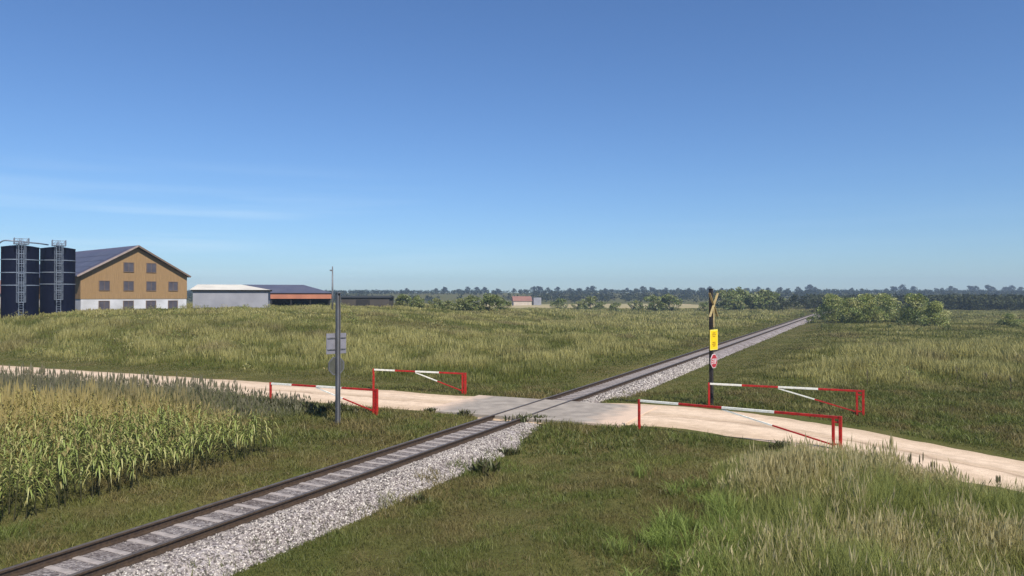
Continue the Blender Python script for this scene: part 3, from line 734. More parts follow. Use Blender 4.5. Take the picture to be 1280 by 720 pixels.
# farmhouse far off
fx, fy = (655 - 640) / F * 430, 430.0; g0 = gz(fx, fy)
fh = empty('farmhouse', (fx - 6, fy, g0), .12); tag(fh, 'distant red roofed farmhouse among the fields', 'house')
b = MB(); b.box((0, 0, -.5), (10.5, 8, 2.6)); b.build('wall', M['cream'], fh)
b = MB(); b.poly([(-.4, -.4, 2.603), (10.9, -.4, 2.603), (10.9, 8.4, 2.603), (-.4, 8.4, 2.603), (-.4, 4, 5.4), (10.9, 4, 5.4)], [(3, 2, 1, 0), (0, 1, 5, 4), (2, 3, 4, 5), (1, 2, 5), (3, 0, 4)]); b.build('roof', M['redroof'], fh)
b = MB(); b.box((12, 2, -.5), (16.5, 8, 4.6)); b.build('annexe', M['greyplaster'], fh)

# stubble strip
sx_ = np.linspace(-70, 130, 60); sy_ = np.linspace(335, 520, 40); SX, SY = np.meshgrid(sx_, sy_)
SX = SX + 14 * (fbm(SX * 0, SY, 25, 2) - .5); SZ = ground_z(SX, SY) + .12 - .5 * (sst(.85, 1, np.abs(np.linspace(-1, 1, 60)))[None] + sst(.8, 1, np.abs(np.linspace(-1, 1, 40)))[:, None])
idx = np.arange(SX.size).reshape(SX.shape); q = np.stack([idx[:-1, :-1], idx[:-1, 1:], idx[1:, 1:], idx[1:, :-1]], -1).reshape(-1, 4)
tag(link('stubble_field', np_mesh('stubble_field', np.stack([SX, SY, SZ], -1).reshape(-1, 3), [q], M['tan'], smooth=True)), kind='structure')

# ------------------------------------------------------------------ foliage
def leaf_cloud(centers, radii, n_per, size, pal, flat=.75, seed=0, shell=.55):
    """leaf-sized faces spread through clumps; returns verts, quads, colours"""
    r = np.random.default_rng(seed); Vs = []; Cs = []
    for (c, R) in zip(centers, radii):
        n = int(n_per * (R ** 2)) + 6
        d = r.normal(size=(n, 3)); d /= np.linalg.norm(d, axis=1)[:, None]
        rad = R * (shell + (1 - shell) * r.uniform(0, 1, n) ** .6)
        p = np.array(c) + d * rad[:, None] * np.array([1, 1, flat])
        a = r.normal(size=(n, 3)) * .8 + np.array([0, 0, .2]); a /= np.linalg.norm(a, axis=1)[:, None]
        u = np.cross(a, r.normal(size=(n, 3))); u /= np.linalg.norm(u, axis=1)[:, None]; v = np.cross(a, u)
        s_ = size * r.uniform(.6, 1.4, n)[:, None]
        Vs.append(np.stack([p - u * s_, p - v * s_ * .45, p + u * s_, p + v * s_ * .45], 1).reshape(-1, 3))
        col = np.array(pal[r.integers(len(pal))]) * r.uniform(.85, 1.15); cc = col[None] * r.uniform(.75, 1.3, (n, 1)) * np.stack([r.uniform(.9, 1.15, n), np.ones(n), r.uniform(.8, 1.2, n)], 1)
        Cs.append(np.repeat(cc, 4, 0))
    V = np.concatenate(Vs); Q = np.arange(len(V)).reshape(-1, 4)
    return V, Q, np.concatenate(Cs)
def crown_centers(seed, h, w_, n, base=.25):
    r = np.random.default_rng(seed); C = []; R = []
    for k in range(n):
        f = r.uniform(0, 1); z = h * (base + (1 - base) * f * .92); prof_ = math.sin(PI * min(.98, .18 + .78 * f)) ** .7
        a = r.uniform(0, 2 * PI); q_ = w_ / 2 * prof_ * math.sqrt(r.uniform(0, 1)) * .85
        C.append((q_ * math.cos(a), q_ * math.sin(a), z)); R.append(r.uniform(.13, .24) * min(h, w_))
    return C, R
def trunk_mb(h, r0, seed, limbs=5):
    rr = random.Random(seed); b = MB(); b.tube([(0, 0, -.4), (.05 * h * rr.uniform(-1, 1) * .3, 0, h * .35), (.04 * h * rr.uniform(-1, 1), .04 * h * rr.uniform(-1, 1), h * .8)], [r0, r0 * .75, r0 * .2], 7)
    for k in range(limbs):
        a = rr.uniform(0, 2 * PI); z = h * rr.uniform(.2, .5); l_ = h * rr.uniform(.2, .35)
        b.tube([(0, 0, z), (math.cos(a) * l_ * .6, math.sin(a) * l_ * .6, z + l_ * .6), (math.cos(a) * l_, math.sin(a) * l_, z + l_ * 1.2)], [r0 * .5, r0 * .3, r0 * .08], 5)
    return b
G_LIGHT = [(.29, .32, .095), (.20, .25, .07), (.37, .38, .15), (.13, .17, .05)]
G_MID = [(.175, .205, .065), (.13, .165, .05), (.205, .22, .085)]
G_DARK = [(.035, .045, .016), (.045, .055, .02), (.028, .038, .014)]
protos = {}
def proto_tree(key, h, w_, n, n_per, leaf, pal, seed, base=.2, trunk=True, cname='crown', tname='trunk'):
    C, R = crown_centers(seed, h, w_, n, base); V, Q, Cc = leaf_cloud(C, R, n_per, leaf, pal, seed=seed)
    protos[key] = (np_mesh(cname, V, [Q], M['leaf'], Cc), trunk_mb(h * .85, max(.05, h * .022), seed), cname, tname)
trunk_cache = {}
def plant(key, kind, x, y, sc, label, cat, group=None, rz=None, szz=1.0, sink=.1):
    me, tb, cn, tn_ = protos[key]
    o = empty(kind, (x, y, gz(x, y) - sink), random.uniform(0, 6.28) if rz is None else rz); o.scale = (sc, sc, sc * szz)
    tag(o, label, cat, group)
    link(cn, me, o)
    if key not in trunk_cache: t_ = tb.build(tn_, M['bark'], o); trunk_cache[key] = t_.data
    else: link(tn_, trunk_cache[key], o)
    return o
for k in range(3): proto_tree(f'willow{k}', 5.4, 6.2, 52, 100, .15, G_LIGHT, 100 + k, base=.08)
for k in range(3): proto_tree(f'bush{k}', 3.0, 5.0, 34, 120, .19, G_MID, 200 + k, base=.05, cname='foliage', tname='stem')
for k in range(2): proto_tree(f'dark{k}', 4.6, 6.5, 22, 60, .22, G_DARK, 300 + k, base=.05, cname='foliage', tname='stem')
for k in range(4): proto_tree(f'sky{k}', 9.5, 10.0, 20, 7, .75, [(.020, .028, .016), (.028, .034, .02)], 400 + k, base=.3)

# light green trees right of the track
cluster = [(1040, 402, 1.0), (1062, 404, .95), (1085, 404, 1.1), (1105, 402, 1.02), (1144, 407, 1.18), (1168, 409, .98)]
cl_lab = ['leftmost light green tree of the clump right of the track end', 'light green tree second from left in the clump', 'broad light green tree in the middle of the left clump',
          'light green tree at the right end of the left clump', 'tall rounded light green tree standing apart to the right', 'smaller light green tree leaning against the tall rounded one']
for k, (px_, py_, s_) in enumerate(cluster):
    x, y, z = hit(px_, py_); plant(f'willow{k % 3}', 'willow_tree', x, y, s_ * y / 150, cl_lab[k], 'tree', 'light green trees right of the track')
x, y, z = hit(1262, 408); plant('willow1', 'willow_tree', x, y, .62, 'small pale bushy tree alone at the right edge of the field', 'tree', szz=.7)
# low bushes at their feet and in the fields
low = [(1015, 404, .50), (1030, 409, .42), (1072, 410, .34), (1112, 411, .38), (1125, 409, .5), (1150, 414, .35), (1185, 413, .42), (1248, 407, .42), (1268, 409, .5), (700, 388, .62), (738, 389, .78), (590, 388, .85), (612, 389, .9), (560, 388, .62), (815, 389, .9), (835, 389, .85),
       (795, 389, .55), (915, 389, .9), (930, 388, .8), (945, 388, .9), (962, 389, 1.0), (503, 384, .6), (545, 386, .55), (770, 391, .5), (880, 389, .45), (902, 388, .95), (922, 388, 1.05), (938, 389, .8), (953, 388, 1.0), (970, 388, .8), (1003, 396, .3), (1024, 400, .62), (1052, 400, .6), (1098, 401, .6), (1120, 403, .62), (1130, 404, .66), (1178, 408, .6), (725, 389, .6), (752, 388, .5), (625, 388, .7), (575, 388, .7), (520, 386, .6)]
for k, (px_, py_, s_) in enumerate(low):
    x, y, z = hit(px_, py_)
    plant(f'bush{k % 3}', 'bush', x, y, s_ * y / 175 * (1.15 if y > 150 else 1) * (1.4 if px_ < 1000 else 1), 'round mid green bush at the foot of the light green trees' if px_ > 1000 else 'round mid green bush out in the grassy field', 'bush',
          'bushes below the light green trees' if px_ > 1000 else 'bushes scattered over the field', szz=random.uniform(.8, 1.1))
for k, (px_, py_, s_) in enumerate([(978, 389, .95), (992, 388, 1.05), (1006, 388, 1.0), (1018, 390, .8), (968, 390, .7)]):
    x, y, z = hit(px_, py_); plant(f'dark{k % 2}', 'dark_bush', x, y, s_ * y / 230, 'dark bush closing off the far end of the track', 'bush', 'dark bushes at the far end of the track')

# skyline trees
sk = [(508, .75), (545, .7), (556, 1.0), (573, .7), (584, .95), (596, .9), (606, .95), (622, .75), (642, .7), (656, .6), (667, 1.05), (674, 1.1), (685, .85), (697, .9), (712, .75), (724, .8), (735, .85), (741, 1.1), (757, .75), (764, .7), (784, .75), (795, .7), (804, 1.0), (815, .95),
      (832, .75), (848, .7), (861, .7), (878, .95), (888, 1.0), (902, .75), (915, .7), (933, .85), (948, .9), (960, .75), (975, .85), (985, .75), (997, .9), (1012, 1.2), (1018, .9), (1036, .65), (1065, .75), (1077, .7), (1108, .7), (1117, 1.1), (1129, 1.25), (1142, .95), (1157, .6), (1170, .75),
      (1178, .7), (1188, 1.0), (1194, .75), (1213, 1.15), (1219, 1.0), (1235, 1.1), (1241, .95), (1258, 1.05), (1264, 1.1), (1276, .85)]
for k, (px_, s_) in enumerate(sk):
    y = 1075 + random.uniform(-20, 30); x = (px_ - 640) / F * y
    plant(f'sky{k % 4}', 'skyline_tree', x, y, s_ * 1.0, 'dark rounded tree standing out on the far skyline', 'tree', 'trees along the far skyline', sink=.6)

# woods that read as one mass
def wood(name, xs, ys, hs, seed, pal, label, nl, lf):
    r = np.random.default_rng(seed); n = len(xs); zs = ground_z(xs, ys)
    C = []; R = []
    p = []; V = []; Cc = []
    for k in range(n):
        h = hs[k]
        d = r.normal(size=(nl, 3)); d /= np.linalg.norm(d, axis=1)[:, None]; d *= r.uniform(.6, 1.08, (nl, 1))
        c = np.array((xs[k], ys[k], zs[k] + h * .52)) + d * np.array([h * .48, h * .48, h * .5])
        a = d + r.normal(size=(nl, 3)) * .5; a /= np.linalg.norm(a, axis=1)[:, None]
        u = np.cross(a, r.normal(size=(nl, 3))); u /= np.linalg.norm(u, axis=1)[:, None]; v = np.cross(a, u); s_ = lf * h * r.uniform(.6, 1.4, (nl, 1))
        V.append(np.stack([c - u * s_, c - v * s_ * .7, c + u * s_, c + v * s_ * .7], 1).reshape(-1, 3))
        col = np.array(pal[r.integers(len(pal))]) * r.uniform(.75, 1.25); Cc.append(np.repeat(col[None] * r.uniform(.8, 1.25, (nl, 1)), 4, 0))
    V = np.concatenate(V); tag(link(name, np_mesh(name, V, [np.arange(len(V)).reshape(-1, 4)], M['far_leaf'], np.concatenate(Cc))), label, 'woodland', kind='stuff')
n = 1500; ys = rng.uniform(292, 430, n); xs = ys * rng.uniform(.40, .78, n); k = (xs / ys > .585 + .0) | (ys > 330); ys = ys[k]; xs = xs[k]
wood('woodland', xs, ys, rng.uniform(4.2, 6.4, len(xs)) * (1 + .1 * (fbm(xs, ys, 25, 3) - .5)), 5, [(.050, .058, .026), (.040, .048, .022), (.06, .066, .032)], 'belt of dark woodland across the right of the plain', 80, .085)
n = 5200; ys = 560 + 520 * rng.uniform(0, 1, n) ** .8; xs = ys * rng.uniform(-.80, .80, n); k = fbm(xs, ys, 110, 17) > .36; xs = xs[k]; ys = ys[k]
wood('hill_forest', xs, ys, rng.uniform(3.6, 6.0, len(xs)) * (1 - .35 * sst(850, 1000, ys)), 6, [(.034, .042, .022), (.045, .052, .028), (.028, .036, .02)], 'dark forest covering the far low ridge', 30, .14)

# ------------------------------------------------------------------ grass
def blades(x, y, h, wd, lean, col, tipcol, name=None, zoff=-.03):
    n = len(x); d_, t_ = track_dt(x, y); z = np.maximum(ground_z(x, y), np.where((d_ > -2.3) & (d_ < 3.5), ballast_z(d_), -9)) + zoff
    a = rng.uniform(0, 2 * PI, n); ca, sa = np.cos(a), np.sin(a)
    la = rng.uniform(0, 2 * PI, n); lx, ly = np.cos(la) * lean * h, np.sin(la) * lean * h
    P0 = np.stack([x, y, z], 1); W_ = np.stack([ca, sa, np.zeros(n)], 1) * (wd / 2)[:, None]
    P1 = P0 + np.stack([lx * .35, ly * .35, h * .55], 1); P2 = P0 + np.stack([lx, ly, h * (1 - .3 * lean ** 2)], 1)
    V = np.stack([P0 - W_, P0 + W_, P1 + W_ * .8, P1 - W_ * .8, P2], 1).reshape(-1, 3)
    o = np.arange(n) * 5
    Q = np.stack([o, o + 1, o + 2, o + 3], 1); Tt = np.stack([o + 3, o + 2, o + 4], 1)
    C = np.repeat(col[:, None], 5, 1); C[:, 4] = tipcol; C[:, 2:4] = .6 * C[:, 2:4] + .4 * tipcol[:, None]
    return V, Q, Tt, C.reshape(-1, 3)
def heads(x, y, zb, h, wd, dirx, diry, col):
    """feathery seed heads: two crossed lozenges"""
    n = len(x); B = np.stack([x, y, zb], 1); Tp = B + np.stack([dirx, diry, h], 1); Mi = B * .6 + Tp * .4
    Vs = []
    a = rng.uniform(0, PI, n)
    for k in range(2):
        W_ = np.stack([np.cos(a + k * PI / 2), np.sin(a + k * PI / 2), np.zeros(n)], 1) * (wd / 2)[:, None]
        Vs.append(np.stack([B, Mi + W_, Tp, Mi - W_], 1))
    V = np.stack(Vs, 1).reshape(-1, 3); Q = np.arange(len(V)).reshape(-1, 4)
    return V, Q, np.repeat(col, 8, 0)
def mixcol(a, b, f): return np.array(a)[None] * (1 - f[:, None]) + np.array(b)[None] * f[:, None]
GREEN, OLIVE, BROWN, STRAW, GREY = (.098, .122, .028), (.145, .142, .040), (.185, .132, .060), (.29, .25, .11), (.125, .120, .065)
def clear(x, y, margin=.0):
    d, t = track_dt(x, y)
    g = ground_z(x, y); onb = (d > -2.4) & (d < 3.6) & (ballast_z(d) > g - .01)
    rd = road_dist(x, y); e_ = np.stack([x - CC[0], y - CC[1]], 1); e1 = e_ @ TE; e2 = e_ @ TN
    slab_ = (e1 > -4.7) & (e1 < 5.5) & (np.abs(e2) < 3.0)
    jit = 1.0 * (fbm(x, y, 1.1, 55, 3) - .5)
    fringe = (d > 1.75) & (d < 3.2) & (rng.uniform(0, 1, len(x)) < .20 * sst(1.75, 2.5, d + .9 * (fbm(x, y, .9, 56) - .5)) + .5 * (fbm(x, y, .8, 57) > .63))
    fringe |= (d < -1.0) & (d > -1.4) & (rng.uniform(0, 1, len(x)) < .4)
    onb &= ~fringe
    return ~onb & (rd > margin + jit) & ~slab_ & (np.abs(d) > 1.0), d, t, rd
CORN_D0 = 4.4
CORN_T1 = 11.2
def corn_zone(d, t): return (d < -CORN_D0 + .3) & (t < CORN_T1 + .3) & (d > -22)
def tall_zone(x, y, rd):
    px_ = 640 + x / y * F
    b_ = 880 + 70 * (fbm(x, y, 3.0, 61) - .5) + 28 * np.clip((y - 17) / 4, -1, 1)
    near_gap = np.interp(px_, [940, 985, 1030, 1090, 1130, 1200, 1280, 1400], [3.5, 2.2, 1.3, 1.0, 1.5, 1.7, 1.2, 1.2])
    d, t = track_dt(x, y)
    return (px_ > b_) & (rd > near_gap) & (y < 28) & (d > 5)

Vs, Qs, Ts, Cs = [], [], [], []; off = 0
def push(V, Q, T_, C):
    global off
    Vs.append(V); Qs.append(Q + off); Ts.append(T_ + off); Cs.append(C); off += len(V)
def wedge(n, y0, y1, k=1.02):
    y = np.sqrt(rng.uniform(y0 ** 2, y1 ** 2, n)); x = y * rng.uniform(-k, k, n); return x, y
def flush(name, mat, label, cat='grass'):
    global off
    fs = [np.concatenate(Qs)]
    if sum(len(t_) for t_ in Ts): fs.append(np.concatenate(Ts))
    o = link(name, np_mesh(name, np.concatenate(Vs), fs, mat, np.concatenate(Cs)))
    tag(o, label, cat, kind='stuff'); Vs.clear(); Qs.clear(); Ts.clear(); Cs.clear(); off = 0

# short grass around the crossing
for (y0, y1, dens, wd) in ((12.5, 20, 620, .011), (20, 28, 420, .016), (28, 46, 190, .026)):
    n = int(dens * 1.02 * (y1 ** 2 - y0 ** 2)); x, y = wedge(n, y0, y1)
    ok, d, t, rd = clear(x, y, -.25); patch = fbm(x, y, 2.2, 71); ok &= rng.uniform(0, 1, n) < (.35 + 1.1 * patch) * np.clip(.25 + (rd + .25) * 2.2, 0, 1)
    x, y, d, t, rd, patch = (v[ok] for v in (x, y, d, t, rd, patch)); n = len(x)
    dry = np.clip(4.0 * (fbm(x, y, 1.5, 72, 4) - .44) + .15 * (d < 0) - .0, 0, 1)
    dark = np.clip(2.2 * (fbm(x, y, 4.0, 75) - .40), 0, 1)
    h = rng.uniform(.05, .13, n) * (1 + 1.1 * patch) * (1 + .4 * (y > 28))
    h *= np.where(rd < .5, .7, 1)
    col = mixcol(GREEN, OLIVE, dark) ; col = col * (1 - dry[:, None] * .75) + np.array(BROWN)[None] * dry[:, None] * .75
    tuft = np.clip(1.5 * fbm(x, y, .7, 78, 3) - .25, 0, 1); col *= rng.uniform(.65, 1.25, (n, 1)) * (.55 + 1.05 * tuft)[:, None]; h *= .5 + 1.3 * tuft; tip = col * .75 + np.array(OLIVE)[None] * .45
    st = rng.uniform(0, 1, n) < .10; tip[st] = np.array(STRAW) * .8
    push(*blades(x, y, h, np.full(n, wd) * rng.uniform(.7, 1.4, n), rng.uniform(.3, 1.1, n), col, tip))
flush('short_grass', M['grass'], 'short patchy green and brown grass around the crossing')

# green tussocks and tall seeding grass in the near right corner
n = 130000; x = rng.uniform(2.5, 20, n); y = rng.uniform(13, 27, n)
ok, d, t, rd = clear(x, y, .4); tz = tall_zone(x, y, rd); ok &= tz & (np.abs(x / y) < .95)
x, y, rd = x[ok], y[ok], rd[ok]; n = len(x)
seedy = np.clip(3.0 * (fbm(x, y, 2.6, 81) - .40), 0, 1); clump = fbm(x, y, .55, 82, 2)
keep = rng.uniform(0, 1, n) < .25 + 1.2 * clump; x, y, rd, seedy, clump = (v[keep] for v in (x, y, rd, seedy, clump)); n = len(x)
h = (.50 + .75 * clump) * rng.uniform(.6, 1.15, n) * np.clip(.65 + rd * .3, .65, 1.0) * np.where(640 + x / y * F > 1120, .8, 1.0) * (.45 + .55 * sst(880, 985, 640 + x / y * F + 40 * (fbm(x, y, 1.5, 99) - .5)))
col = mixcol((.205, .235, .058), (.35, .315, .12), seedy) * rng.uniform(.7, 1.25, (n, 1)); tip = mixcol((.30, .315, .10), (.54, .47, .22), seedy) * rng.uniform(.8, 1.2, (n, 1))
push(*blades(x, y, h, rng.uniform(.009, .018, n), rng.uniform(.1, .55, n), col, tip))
k = rng.uniform(0, 1, n) < .45 * seedy; x, y, h = x[k], y[k], h[k]; n = len(x); hh = h * rng.uniform(1.0, 1.25, n)
lx, ly = rng.normal(0, .06, n), rng.normal(0, .06, n); c_ = mixcol((.42, .37, .17), (.62, .54, .30), rng.uniform(0, 1, n))
push(*blades(x, y, hh, np.full(n, .007), np.full(n, .05), c_ * .7, c_ * .7))
V, Q, C = heads(x, y, ground_z(x, y) + hh * .72 - .03, hh * .32, rng.uniform(.022, .045, n), lx, ly, c_); push(V, Q, np.zeros((0, 3), int), C)
flush('seeding_grass', M['grass'], 'tall pale grass in seed in the near right corner')
# fresh green arching tussocks at the edge of the tall grass
nt_ = 130; tx = rng.uniform(1.8, 5.4, nt_); ty = rng.uniform(14, 23.5, nt_); px_ = 640 + tx / ty * F; k = (px_ > 815 + 30 * rng.normal(size=nt_) + 60 * (ty > 18)) & (px_ < 960)
tx, ty = tx[k], ty[k]; m = 90; x = np.repeat(tx, m) + rng.normal(0, .16, len(tx) * m); y = np.repeat(ty, m) + rng.normal(0, .16, len(tx) * m); n = len(x)
sz = np.repeat(rng.uniform(.4, .95, len(tx)), m); col = np.array((.185, .235, .055))[None] * rng.uniform(.7, 1.25, (n, 1))
push(*blades(x, y, sz * rng.uniform(.6, 1.1, n), rng.uniform(.010, .018, n), rng.uniform(.3, 1.1, n), col, col * 1.35))
flush('green_tussocks', M['grass'], 'fresh green grass tussocks with long arching blades')

# weeds between the maize and the road
n = 210000; x = rng.uniform(-48, -4, n); y = rng.uniform(18, 60, n); ok, d, t, rd = clear(x, y, .3)
lim = TC - 3.6; ok &= ((t > CORN_T1 - .5) | (d < -9.0 - 3 * fbm(x, y, 2.0, 89))) & (d < -8.0 - 2.5 * fbm(x, y, 2.5, 90)) & (x > -.78 * y) & (t < lim)
x, y, d, t, rd = (v[ok] for v in (x, y, d, t, rd)); n = len(x)
clump = fbm(x, y, .8, 91, 2); big = fbm(x, y, 4, 92)
keep = rng.uniform(0, 1, n) < .2 + 1.2 * clump; x, y, d, t, rd, clump, big = (v[keep] for v in (x, y, d, t, rd, clump, big)); n = len(x)
gold = np.clip(1.15 - (t - CORN_T1) / 4.5 + 1.5 * (big - .5), 0, 1); lowr = np.clip((-d - 8.5) / 6, .0, 1)
h = (.35 + .75 * clump + .30 * (t < CORN_T1)) * (.55 + .75 * lowr) * rng.uniform(.6, 1.15, n) * (.75 + .5 * big) * np.clip(.45 + rd * .3, .5, 1.0)
col = mixcol((.150, .165, .060), (.28, .225, .065), gold) * rng.uniform(.7, 1.2, (n, 1)); tip = mixcol((.20, .19, .11), (.40, .32, .11), gold) * rng.uniform(.8, 1.2, (n, 1))
push(*blades(x, y, h, rng.uniform(.018, .04, n), rng.uniform(.1, .6, n), col, tip))
k = rng.uniform(0, 1, n) < .12; x, y, h = x[k], y[k], h[k] * 1.15; n = len(x); c_ = mixcol((.20, .185, .115), (.42, .34, .14), gold[k])
V, Q, C = heads(x, y, ground_z(x, y) + h * .7, h * .4, rng.uniform(.05, .10, n), rng.normal(0, .05, n), rng.normal(0, .05, n), c_); push(V, Q, np.zeros((0, 3), int), C)
flush('weed_meadow', M['grass'], 'grey green and golden weeds between the maize and the road')

# field grass beyond the road, longer and coarser with distance
for (y0, y1, dens, wd) in ((36, 60, 70, .045), (60, 95, 34, .07), (95, 150, 13, .12), (150, 300, 3.2, .24)):
    n = int(dens * 1.02 * (y1 ** 2 - y0 ** 2)); x, y = wedge(n, y0, y1)
    ok, d, t, rd = clear(x, y, .25); ok &= (t > TC + 2)
    clump = np.clip(1.9 * fbm(x, y, 2.6 if y0 < 95 else 5.0, 93, 3) - .45, 0, 1); big = fbm(x, y, 13, 94)
    ok &= rng.uniform(0, 1, n) < .30 + 1.0 * clump
    x, y, d, t, rd, clump, big = (v[ok] for v in (x, y, d, t, rd, clump, big)); n = len(x)
    right = d > 0
    px_ = 640 + x / y * F
    grow = np.where(right, sst(4, 10, d) * (.25 + .95 * sst(985, 1070, px_ + 60 * (big - .5)) * sst(46, 54, y)), sst(2.5, 10, rd) * sst(1.5, 9, -d))
    grow = grow * np.where(right & (y > 82), .35, 1)
    pale = np.clip(grow * (.30 + 1.6 * (big - .4)) + 2.0 * (clump - .5), 0, 1)
    h = (.10 + (.14 + .95 * clump) * grow) * rng.uniform(.6, 1.15, n) * np.where((y > 92) & (x < 5), .55, 1)
    col = mixcol((.118, .134, .030), (.29, .27, .088), pale) * rng.uniform(.75, 1.2, (n, 1)); tip = mixcol((.165, .175, .042), (.43, .385, .15), pale) * rng.uniform(.8, 1.2, (n, 1))
    br = np.clip(2.5 * (fbm(x, y, 7, 96, 3) - .55), 0, .6)[:, None]; col = col * (1 - br) + np.array((.19, .145, .065))[None] * br; tip = tip * (1 - br) + np.array((.27, .21, .105))[None] * br
    kf = (.70 + .30 * sst(.1, .55, grow))[:, None]; col *= kf; tip *= kf
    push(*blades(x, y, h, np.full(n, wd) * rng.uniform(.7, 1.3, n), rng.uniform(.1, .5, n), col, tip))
flush('field_grass', M['grass'], 'wide field of rough olive grass and weeds beyond the road')

# soft rounded weed thickets that break up the field
cx_, cy_ = wedge(2600, 50, 190, .76); okk, d, t, rd = clear(cx_, cy_, 3.0)
big = fbm(cx_, cy_, 16, 97, 2); px_ = 640 + cx_ / cy_ * F
okk &= (t > TC + 8) & (np.abs(d) > 8) & (rng.uniform(0, 1, len(cx_)) < sst(.42, .62, big)) & ((d < 0) | ((px_ > 1030) & (cy_ < 85)))
cx_, cy_ = cx_[okk], cy_[okk]; keep_ = slice(0, 420); cx_, cy_ = cx_[keep_], cy_[keep_]; rr_ = rng.uniform(.45, 1.15, len(cx_)) * np.where(cy_ > 90, 1.0, .75); czz = ground_z(cx_, cy_) + rr_ * .25
V, Q, C = leaf_cloud(list(zip(cx_, cy_, czz)), rr_, 170, .085, [(.20, .215, .075), (.25, .24, .10), (.16, .185, .06), (.28, .25, .11)], flat=.85, seed=31, shell=.3)
push(V, Q, np.zeros((0, 3), int), C)
flush('weed_thicket', M['far_leaf'], 'soft rounded thickets of pale weeds spread through the field', 'weeds')

# ------------------------------------------------------------------ maize
def maize_variant(seed):
    r = np.random.default_rng(seed); H_ = r.uniform(1.25, 1.65)
    st = MB(); bx, by = r.normal(0, .03, 2)
    st.tube([(0, 0, -.1), (bx * .5, by * .5, H_ * .5), (bx, by, H_ * .92)], [.018, .015, .007], 5)
    stv = np.array(st.v); stf = [np.array([f for f in st.f if len(f) == 4])]
    stc = np.repeat(np.array([[.085, .085, .035]]), len(stv), 0); stc[stv[:, 2] < .5] = (.060, .052, .028)
    Vl, Ql, Cl = [], [], []; o = 0; nl = r.integers(13, 17); a0 = r.uniform(0, 2 * PI)
    for k in range(nl):
        f = k / (nl - 1); z = H_ * (.40 + .54 * f); a = a0 + k * PI + r.normal(0, .45); Ln = (.22 + .15 * math.sin(PI * min(1, f * 1.1))) * r.uniform(.8, 1.15)
        up = r.uniform(.5, 1.0); ns = 7; wmax = r.uniform(.03, .048); pts = []
        for i in range(ns):
            s_ = i / (ns - 1); out = Ln * (s_ * .95); zz = z + Ln * (up * s_ - 1.30 * s_ ** 2.1 * (1.05 if f < .85 else .6))
            zz = max(zz, .05); wdt = wmax * (math.sin(PI * min(1, .25 + .75 * s_)) ** .8) * (1 if s_ < 1 else 0) + .004
            c = np.array((math.cos(a) * out, math.sin(a) * out, zz)); p = np.array((-math.sin(a), math.cos(a), 0)) * wdt / 2
            pts += [c - p + np.array((0, 0, wdt * .25)), c, c + p + np.array((0, 0, wdt * .25))]
        base = np.array((.16, .19, .050)) if f > .12 else np.array((.20, .18, .06)); base = base * r.uniform(.75, 1.25) * (1 + .25 * f)
        if r.uniform() < .25: base = base * .4 + np.array((.44, .40, .17)) * .6
        Vl += pts; Cl += [base * (.9 + .45 * (j // 3) / ns) for j in range(len(pts))]
        for i in range(ns - 1):
            for e in (0, 1): Ql.append((o + i * 3 + e, o + i * 3 + e + 1, o + i * 3 + 4 + e, o + i * 3 + 3 + e))
        o += len(pts)
    Vt, Qt = [], []; o = 0
    for k in range(7):
        a = r.uniform(0, 2 * PI); sp_ = r.uniform(.02, .13) if k else 0; B = np.array((bx, by, H_ * .9)); Tp = B + np.array((math.cos(a) * sp_, math.sin(a) * sp_, r.uniform(.16, .27))); p = np.array((-math.sin(a), math.cos(a), 0)) * .009
        if not k: Vt += [B - p * .4, B + p * .4]; o = 2
        Vt += [(B * .4 + Tp * .6) + p, (B * .1 + Tp * .9) + p * .3, (B * .1 + Tp * .9) - p * .3, (B * .4 + Tp * .6) - p]; Qt += [(0, 1, o, o + 3), (o + 3, o, o + 1, o + 2)]; o += 4
    tc_ = np.repeat(np.array([[.36, .29, .12]]) * r.uniform(.8, 1.15), len(Vt), 0)
    return (stv, stf[0], stc), (np.array(Vl), np.array(Ql), np.array(Cl)), (np.array(Vt), np.array(Qt), tc_)
variants = [maize_variant(500 + k) for k in range(6)]
vm = [[np_mesh(nm, a[0], [a[1]], M['maize'], a[2]) for nm, a in zip(('stalk', 'leaves', 'tassel'), v)] for v in variants]
spots = []
row = 0; d = -CORN_D0
while row < 22:
    t = -9.0 - row * .2
    while t < CORN_T1 + .25 * math.sin(row * 2.1):
        dd, tt = d + random.gauss(0, .06), t + random.gauss(0, .05); x, y = TP(dd, tt)
        if abs(x) < .76 * y and y > 11: spots.append((x, y, math.hypot(x, y) + .55 * row * 1.3))
        t += .30
    d -= .66; row += 1
